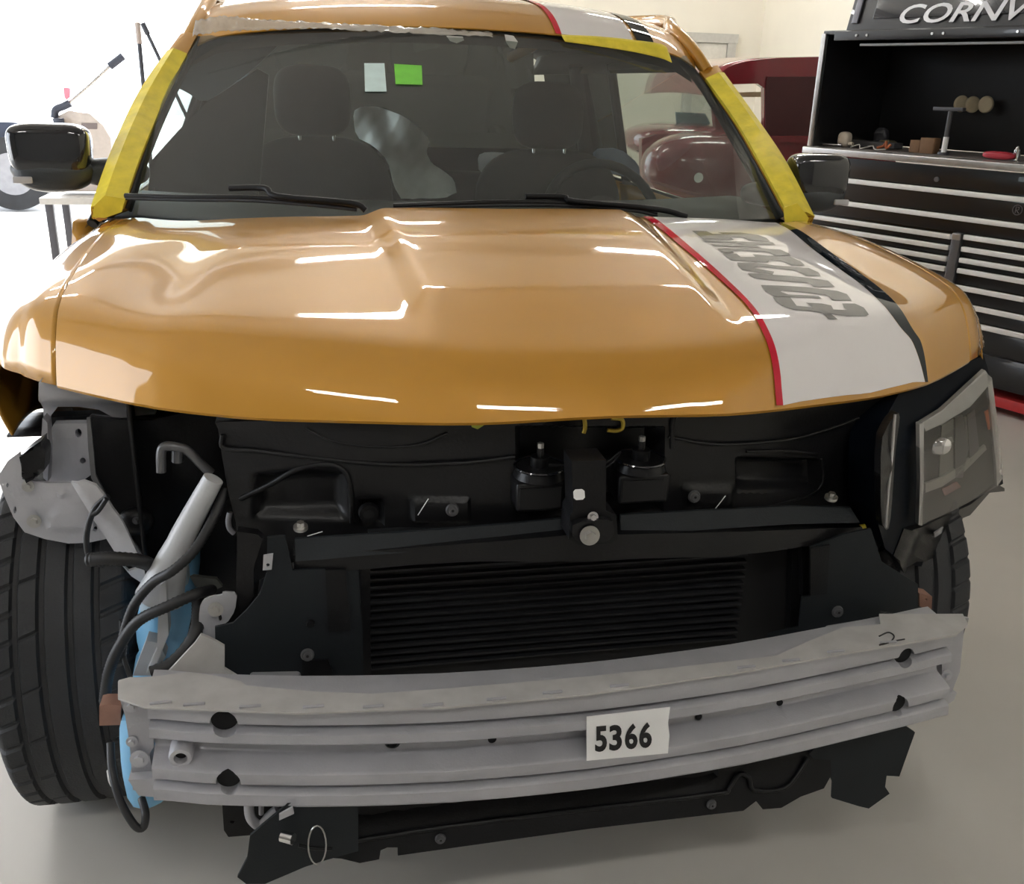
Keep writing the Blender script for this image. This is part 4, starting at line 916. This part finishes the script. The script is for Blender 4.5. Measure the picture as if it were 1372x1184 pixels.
lbox('red_base', ((XL+XR)/2, DP/2, .062), (XR-XL, DP, .05), mat('red_base_paint', (.5, .03, .03), .4), chest)
for x in (XL+.15, XR-.15): 
    bm = bmesh.new(); 
    for y in (.1, DP-.1): add_cyl(bm, (x-.025, y, .035), (x+.025, y, .035), .035)
    bmesh.ops.transform(bm, matrix=TB, verts=bm.verts); obj('caster', bm, RUBBER, chest)
lbox('countertop', ((XL+XR)/2, DP/2-.01, ZC+.02), (XR-XL+.04, DP+.04, .035), TRIM, chest, .006)
lbox('counter_mat', ((XL+XR)/2, DP/2+.02, ZC+.039), (XR-XL-.04, DP-.08, .004), mat('counter_grey', (.14, .12, .11), .35), chest, .001)
# drawers: widths and pulls measured in the chest front
def drawer(x0, x1, z0, z1):
    d = lbox('drawer', ((x0+x1)/2, .0, (z0+z1)/2), (x1-x0, .03, z1-z0-.006), TBK, chest, .003)
    lbox('drawer_pull', ((x0+x1)/2, -.022, z1-.014), (x1-x0-.012, .022, .024), PULL, d, .004)
    return d
zs_full = [PLs(1200, 248)[1]+.012, PLs(1200, 280)[1]+.012]
lk = lbox('lock_strip', ((XL+XR)/2, 0, (zs_full[0]+ZC)/2), (XR-XL-.04, .03, ZC-zs_full[0]-.008), TBK, chest)
x, z = PLs(1258, 240); bm = bmesh.new(); add_cyl(bm, (x, -.012, z), (x, -.024, z), .012); bmesh.ops.transform(bm, matrix=TB, verts=bm.verts); obj('lock', bm, DGR, lk)
XD = (PLs(1284, 330)[0]); XD0, XD1 = XD-.022, XD+.022
zl = [PLs(1275, y)[1]+.012 for y in (316, 331, 346.5, 360, 381)]
zr = [PLs(x_, y_)[1]+.012 for x_, y_ in ((1293, 316), (1291, 332), (1289, 347), (1287, 361), (1283, 383), (1281, 406), (1305, 434))]
drawer(XL+.02, XR-.02, zs_full[1], zs_full[0]); d2_ = drawer(XL+.02, XR-.02, max(zl[0], zr[0]), zs_full[1])
x, z = PLs(1366, 281); bm = bmesh.new()
add_tube(bm, [(x+.022*math.cos(a), -.019, z+.022*math.sin(a)) for a in [i*math.pi/12 for i in range(25)]], .002, smooth=1, n=6); add_tube(bm, [(x-.008, -.019, z-.014), (x-.008, -.019, z+.014), (x+.006, -.019, z+.012), (x+.006, -.019, z+.001), (x-.006, -.019, z), (x+.008, -.019, z-.014)], .002, smooth=1, n=6)
bmesh.ops.transform(bm, matrix=TB, verts=bm.verts); obj('round_badge', bm, DGR, d2_)
for i in range(len(zl)): drawer(XL+.02, XD0-.004, zl[i+1] if i+1 < len(zl) else zl[i]-.10, zl[i])
drawer(XL+.02, XD0-.004, .14, zl[-1]-.10)
for i in range(len(zr)): drawer(XD1+.004, XR-.02, zr[i+1] if i+1 < len(zr) else zr[i]-.14, zr[i])
lbox('drawer_blank', ((XD1+XR)/2, 0, (.13+zr[-1]-.14)/2), (XR-XD1-.02, .03, zr[-1]-.14-.13), TBK, chest)
dv = lbox('divider_post', (XD, -.012, (zl[0]+.14)/2+.005), (XD1-XD0, .05, zl[0]-.14+.01), DGR, chest, .004)
lbox('divider_cap', (XD, -.016, zl[0]-.008), (XD1-XD0, .05, .03), TRIM, dv, .003)
# hutch
ZH = 1.735
lbox('hutch_back', ((XL+XR)/2, DP-.02, (ZC+ZH)/2+.02), (XR-XL, .03, ZH-ZC-.05), TBD, chest)
hs = lbox('hutch_side', (XL+.012, DP/2, (ZC+ZH)/2+.02), (.024, DP-.02, ZH-ZC-.04), TBK, chest)
lbox('hutch_edge', (XL+.010, -.004, (ZC+ZH)/2+.02), (.026, .014, ZH-ZC-.04), TRIM, hs, .002)
lbox('hutch_side', (XR-.012, DP/2, (ZC+ZH)/2+.02), (.024, DP-.02, ZH-ZC-.04), TBK, chest)
lbox('hutch_roof', ((XL+XR)/2, DP/2, ZH+.005), (XR-XL, DP, .02), TBK, chest)
lbox('hutch_header', ((XL+XR)/2+.03, .0, ZH-.012), (XR-XL-.1, .03, .045), TBK, chest)
ls = lbox('light_strip', ((XL+XR)/2+.08, .03, ZH-.055), (XR-XL-.28, .03, .012), mat('strip_grey', (.28, .28, .28), .4), chest)
# raised lid
lid_a = math.radians(14)
def lid(name, c, s, m, parent, bev=.003): # lid coordinates: x, up along lid, thickness
    M = TB @ Matrix.Translation((0, .02, ZH-.008)) @ Matrix.Rotation(-lid_a, 4, 'X')
    bm = bmesh.new(); add_box(bm, c, s, bevel=bev); bmesh.ops.transform(bm, matrix=M, verts=bm.verts); return obj(name, bm, m, parent)
LX0 = PLs(1132, 40)[0]; 
ldp = lid('lid', ((LX0+XR)/2, 0, .24), (XR-LX0, .03, .46), TBK, chest)
lid('lid_panel', ((LX0+.13+XR)/2, -.018, .26), (XR-LX0-.16, .012, .38), mat('lid_gloss', (.02, .022, .028), .12, 0, 1), ldp)
lid('lid_edge', (LX0+.045, -.022, .25), (.035, .012, .40), mat('grey_edge', (.18, .18, .2), .3, .5), ldp)
tx = text_mesh('CORNWELL', 1, .015, 0, .25)
xs = [v.co.x for v in tx.vertices]; ys_ = [v.co.y for v in tx.vertices]; x0t, x1t, y0t, y1t = min(xs), max(xs), min(ys_), max(ys_)
M = TB @ Matrix.Translation((0, .02, ZH-.008)) @ Matrix.Rotation(-lid_a, 4, 'X')
xa_ = PLs(1203, 27)[0]; xb_ = xa_+(PLs(1372, 20)[0]-xa_)*8/5.05*.98
for v in tx.vertices:
    u_ = (v.co.x-x0t)/(x1t-x0t); h_ = (v.co.y-y0t)/(y1t-y0t); v.co = M @ Vector((xa_+(xb_-xa_)*u_, -.0265, .040+.090*h_))
lt = bpy.data.objects.new('lid_lettering', tx); COL.objects.link(lt); finish(lt, mat('letter_chrome', (.62, .62, .64), .3, .4), ldp, False)
for px in (1150, 1164, 1251, 1266, 1365):
    x, z = PLs(px, 49); bm = bmesh.new(); add_cyl(bm, (x, -.016, ZH-.012), (x, -.021, ZH-.012), .006); bmesh.ops.transform(bm, matrix=TB, verts=bm.verts); obj('rivet', bm, BOLT, chest)
# ---- things in the hutch
ZT = ZC+.0415
def Lp(px, py, dep):   # chest-local point at depth dep behind the front
    n = Vector((UY, -UX, 0)); o3 = Vector((OX, OY, 0))+n*dep; d = ray(px, py); t = (o3-CAMP).dot(n)/d.dot(n); q = CAMP+d*t
    return TB.inverted() @ q
def item(name, label, cat, bm, m, loc, group=None):
    bmesh.ops.transform(bm, matrix=Matrix.Translation((loc[0], loc[1], loc[2])), verts=bm.verts); bmesh.ops.transform(bm, matrix=TB, verts=bm.verts)
    return tag(obj(name, bm, m, None), label, cat, group)
def on_counter(px, dep): return Lp(px, 200, dep).x
bm = bmesh.new(); superbox(bm, (0, 0, .04), .035, .03, .04, 3); add_cyl(bm, (.03, 0, .02), (.055, 0, .02), .012, .009)
item('electric_adapter', 'cream rounded plastic adapter on the chest counter, near the hutch\'s left edge', 'adapter', bm, mat('cream_plastic', (.62, .55, .46), .5), (on_counter(1130, .12), .12, ZT))
for px, w_, h_, lb_ in ((1229, .055, .06, 'small brown cardboard box with a pale label, left of the taller box'), (1245, .075, .075, 'taller brown cardboard box beside the grey T-shaped stand')):
    bm = bmesh.new(); add_box(bm, (0, 0, h_/2), (w_, .06, h_), bevel=.002); b_ = item('cardboard_box', lb_, 'box', bm, mat('cardboard', (.22, .12, .06), .7), (on_counter(px, .16), .16, ZT))
bm = bmesh.new(); add_cyl(bm, (0, 0, 0), (0, 0, .012), .028); add_cyl(bm, (0, 0, .012), (0, 0, .21), .012); add_box(bm, (-.01, 0, .215), (.16, .03, .018), bevel=.003)
st_ = item('t_stand', 'dark grey T-shaped stand beside the brown boxes', 'stand', bm, mat('dull_steel', (.09, .09, .1), .5, .3), (on_counter(1265, .14), .14, ZT))
bm = bmesh.new(); add_cyl(bm, (0, 0, .01), (0, 0, .085), .0135); bmesh.ops.transform(bm, matrix=Matrix.Translation((on_counter(1265, .14), .14, ZT)), verts=bm.verts); bmesh.ops.transform(bm, matrix=TB, verts=bm.verts); lab(obj('white_sleeve', bm, PAPER, st_), 'white sleeve on the stand')
bm = bmesh.new(); superbox(bm, (0, 0, .02), .075, .03, .018, 3); item('red_hand_tool', 'red hand tool lying on the counter, right of the T-shaped stand', 'tool', bm, mat('red_plastic', (.45, .03, .05), .4), (on_counter(1340, .08), .08, ZT))
bm = bmesh.new(); superbox(bm, (0, 0, .022), .05, .035, .02, 3); add_box(bm, (0, -.03, .03), (.05, .01, .02)); item('test_meter', 'beige boxy test meter lying at the back of the counter', 'meter', bm, mat('olive_beige', (.2, .17, .10), .5), (on_counter(1188, .35), .35, ZT+.0))
bm = bmesh.new(); add_tube(bm, [(-.05, 0, .008), (-.02, .01, .02), (0, 0, .04), (.012, -.01, .012), (.03, 0, .03)], .007); item('orange_clamp', 'small orange spring clamp on the counter before the meter', 'clamp', bm, mat('orange_plastic', (.45, .12, .04), .5), (on_counter(1186, .14), .14, ZT))
bm = bmesh.new(); add_tube(bm, [(-.12, 0, .004), (-.08, .02, .02), (-.04, -.02, .004), (0, .02, .018), (.04, -.01, .004), (.09, .01, .006)], .0035); item('white_cord', 'thin white cord looped on the counter right of the cream adapter', 'cord', bm, mat('cord_white', (.5, .48, .44), .5), (on_counter(1165, .08), .08, ZT))
bm = bmesh.new(); add_cyl(bm, (-.05, 0, .011), (.05, 0, .011), .006); add_cyl(bm, (.05, 0, .011), (.07, 0, .011), .009); item('chrome_driver', 'short chrome driver lying left of the cream adapter', 'tool', bm, CHROME, (on_counter(1112, .08), .08, ZT))
bm = bmesh.new(); add_cyl(bm, (0, 0, 0), (0, 0, .05), .016); add_cyl(bm, (0, 0, .05), (0, 0, .065), .016, .007); item('steel_socket_bottle', 'small steel bottle at the right edge of the counter beyond the red tool', 'bottle', bm, CHROME, (on_counter(1364, .12), .12, ZT))
bm = bmesh.new(); add_box(bm, (0, 0, .02), (.30, .08, .03), bevel=.004); item('grey_tray', 'low grey tray on the counter behind the white cord', 'tray', bm, mat('tray_grey', (.08, .08, .085), .5), (on_counter(1170, .25), .25, ZT))
bm = bmesh.new(); superbox(bm, (0, 0, .055), .045, .03, .05, 2.4); add_tube(bm, [(.02, 0, .02), (.06, 0, .014)], .01); item('grease_cup', 'dark glossy bag of small parts behind the counter tray', 'bag', bm, mat('smoky_plastic', (.06, .06, .07), .25), (on_counter(1178, .42), .42, ZT))
for k, (px, py, rx, rot_) in enumerate(((1288, 139, .5, .9), (1303, 140, .55, .9), (1321, 140, .95, .2))):
    p = Lp(px, py, .50); bm = bmesh.new(); add_cyl(bm, (0, .012, 0), (0, -.012, 0), .037, n=32); bmesh.ops.rotate(bm, cent=(0, 0, 0), matrix=Matrix.Rotation(rot_, 3, 'Z'), verts=bm.verts); bmesh.ops.scale(bm, vec=(1, 1, 1.12), verts=bm.verts)
    o = item('polishing_pad', ('round cream polishing pad on the hutch back, leftmost of three', 'round cream polishing pad on the hutch back, middle of three', 'round cream polishing pad on the hutch back, rightmost of three and seen most face on')[k], 'pad', bm, mat('pad_cream', (.5, .42, .28), .7), p, 'polishing pads on the hutch back')
    bevel(o, .006, 3)

# ================================================================= RED TRUCK
RT = mat('dark_red_paint', (.20, .012, .022), .25, 0, 1, .04)
MAR = mat('maroon_inside', (.06, .012, .014), .6)
ty = 5.2
tr_ = thing('pickup_truck', 'old dark red pickup truck parked behind the tool chest', 'truck', (3.1, ty+.6, 0))
def tp(name, poly, m, y, t=.02, parent=None, step=14, holes=(), **k): return plate(name, poly, m, parent or tr_, y=y, t=t, step=step, holes=holes, **k)
cab = tp('cab', [(955, 130), (962, 104), (975, 90), (1000, 82), (1040, 78), (1140, 76), (1200, 80), (1200, 190), (1100, 188), (1078, 184), (1020, 182), (960, 182)], RT, ty, .05, holes=[[(976, 122), (982, 113), (1015, 112), (1024, 118), (1024, 178), (985, 178), (974, 150)]])
tp('cab_inner', [(1028, 103), (1140, 102), (1140, 184), (1026, 181), (1026, 120)], MAR, ty-.012, .01, cab)
# roof depth of the cab
bm = bmesh.new()
top_line = cr([U(a, b, y=ty) for a, b in [(955, 130), (962, 104), (975, 90), (1000, 82), (1040, 78), (1140, 76)]], 5)
add_grid(bm, lambda u, v: top_line[min(len(top_line)-1, int(round(u*(len(top_line)-1))))]+Vector((0, v*1.4, .02*math.sin(v*math.pi))), len(top_line)-1, 8); solid(obj('cab_roof', bm, RT, cab), .01)
far = tp('cab_far_side', [(958, 170), (962, 150), (966, 150), (966, 180), (960, 180)], RT, ty+1.3, .03, cab)
tp('vent_window_frame', [(972, 118), (979, 116), (984, 124), (978, 134)], CHROME, ty+.05, .01, cab)
tp('seat_cover', [(984, 124), (1023, 123), (1024, 130), (984, 130)], mat('cream_cover', (.62, .58, .36), .6), ty+.9, .02, cab)
body = tp('truck_body', [(860, 186), (880, 180), (930, 178), (1010, 180), (1060, 184), (1200, 188), (1200, 300), (1180, 330), (860, 320)], RT, ty-.05, .06)
tp('belt_moulding', [(1010, 182), (1080, 182), (1200, 186), (1200, 194), (1080, 192), (1020, 188)], RT, ty-.09, .04, body)
bm = bmesh.new(); superbox(bm, U(945, 225, y=ty-.25), .42, .25, .22, 2.4); fe = obj('truck_fender', bm, RT, tr_)
bm = bmesh.new(); superbox(bm, U(915, 188, y=ty+.3), .40, .4, .12, 2.6); obj('truck_hood', bm, RT, tr_)
bm = bmesh.new(); add_cyl(bm, U(936, 238, y=ty-.5), U(936, 238, y=ty-.5)+Vector((0, .05, 0)), .03); obj('marker_lamp', bm, CHROME, fe)
bm = bmesh.new()
for x in (U(930, 300, y=ty).x, U(1150, 300, y=ty).x+.3):
    for y in (ty+.05, ty+1.3): add_cyl(bm, (x-.0, y-.1, .34), (x, y+.1, .34), .34, n=32)
obj('truck_wheels', bm, RUBBER, tr_)
tp('truck_windshield', [(905, 150), (945, 152), (958, 178), (925, 182), (908, 178)], mat('blue_glass_glare', (.25, .42, .45), .15, 0, 1), ty+.2, .01, cab)

# ================================================================= LEFT: YARD DOORWAY THINGS
NAVY = mat('dark_blue_paint', (.02, .03, .06), .3, 0, .6)
vy = 10.6
vt = thing('parked_truck', 'dark blue truck parked outside the bright doorway, beyond the side mirror', 'truck', (-4.5, vy, 0))
def vp(name, poly, m, y, t, parent=vt, step=10, **k): return plate(name, poly, m, parent, y=y, t=t, step=step, **k)
vb = vp('truck_body', [(-120, 168), (-60, 162), (0, 163), (40, 165), (74, 170), (76, 210), (60, 224), (-120, 232)], NAVY, vy, 1.7, round_=1)
vp('truck_bumper', [(-120, 196), (20, 194), (22, 210), (-120, 214)], CHROME, vy-.08, .08, vb)
q = U(22, 240, y=vy); q.z = .38
for yy in (0, 1.5):
    bm = bmesh.new(); add_cyl(bm, q+Vector((-.0, -.12+yy, 0)), q+Vector((0, .12+yy, 0)), .38, n=40); wv = obj('truck_wheel', bm, RUBBER, vt)
    bm = bmesh.new(); add_cyl(bm, q+Vector((0, -.125+yy, 0)), q+Vector((0, -.12+yy, 0)), .22, n=32); obj('wheel_rim', bm, BRACKET, wv)
# low work cart
cy_ = 7.0
zt_ = U(60, 266, y=cy_).z
ct = thing('work_cart', 'low pale work cart standing in the doorway light behind the black mirror', 'cart', (U(90, 266, y=cy_).x, cy_, 0))
x0c, x1c = U(52, 266, y=cy_).x, U(150, 266, y=cy_).x
bm = bmesh.new(); add_box(bm, ((x0c+x1c)/2, cy_+.3, zt_-.02), (x1c-x0c, .6, .05), bevel=.005); obj('cart_top', bm, mat('cart_pale', (.45, .44, .42), .5), ct)
for x in (x0c+.06, x1c-.06):
    for y in (cy_+.04, cy_+.55):
        bm = bmesh.new(); add_box(bm, (x, y, (zt_-.04)/2), (.055, .055, zt_-.04), bevel=.004); obj('leg', bm, mat('cart_leg', (.05, .05, .06), .5), ct)
# hoist with handle, on the cart
jy = 7.2
def jp(a, b): return U(a, b, y=jy)
jk = plate('hand_winch', [(78, 155), (92, 148), (120, 152), (138, 168), (148, 185), (150, 212), (158, 257), (80, 257), (84, 200), (80, 172)], mat('cream_enamel', (.55, .50, .47), .5), None, y=jy, t=.22, step=10)
tag(jk, 'cream hand winch with a long raised lever, in front of the bright doorway', 'winch')
o = tube('lever', [jp(a, b) for a, b in [(92, 138), (120, 114), (148, 88)]], .011, TRIM, jk); 
tube('lever_grip', [jp(147, 89), jp(165, 75)], .028, mat('navy_grip', (.05, .06, .09), .6), jk, smooth=1)
tube('lever_head', [jp(a, b) for a, b in [(73, 158), (75, 147), (86, 142), (94, 138)]], .028, mat('navy_grip', (.05, .06, .09)), jk)
tube('pivot', [jp(80, 158)+Vector((0, -.05, 0)), jp(82, 170)+Vector((0, -.05, 0))], .04, mat('navy_grip', (.05, .06, .09)), jk, smooth=1)
plate('pink_tag', [(85, 117), (94, 118), (94, 130), (89, 134), (86, 130)], mat('pink_tag', (.7, .25, .35), .6), jk, y=jy-.02, t=.005, step=6)
plate('dark_slot', [(109, 165), (130, 165), (130, 173), (109, 173)], mat('slot_brown', (.2, .17, .17), .6), jk, y=jy-.006, t=.006, step=8)
# upright poles
py_ = 6.2
def up(a, b): return U(a, b, y=py_)
t1 = up(184, 30); pl = thing('broom_pole', 'upright dark pole with a pale grip, standing in the doorway light', 'pole', (t1.x, py_, 0))
bm = bmesh.new(); p0 = up(183, 160); p0 = Vector((t1.x-.005, py_, 0)); add_cyl(bm, p0, t1-Vector((0, 0, .13)), .014); add_cyl(bm, p0, p0+Vector((0, 0, .05)), .12, .05); obj('pole_shaft', bm, mat('pole_dark', (.04, .045, .06), .5), pl)
bm = bmesh.new(); add_cyl(bm, t1-Vector((0, 0, .13)), t1, .018); obj('pole_grip', bm, mat('pole_grip', (.4, .35, .33), .5), pl)
t2 = U(191, 31, y=6.9); b2 = U(216, 84, y=6.9); d_ = (b2-t2); foot = t2+d_*(t2.z/-d_.z)
pl2 = thing('leaning_pole', 'dark pole leaning away beside the upright pole, next to the taped pillar', 'pole', (foot.x, foot.y, 0))
bm = bmesh.new(); add_cyl(bm, foot, t2+d_*.28, .013); obj('pole_shaft', bm, MATS['pole_dark'], pl2)
bm = bmesh.new(); add_cyl(bm, t2+d_*.28, t2, .019); obj('pole_grip', bm, MATS['pole_dark'], pl2)
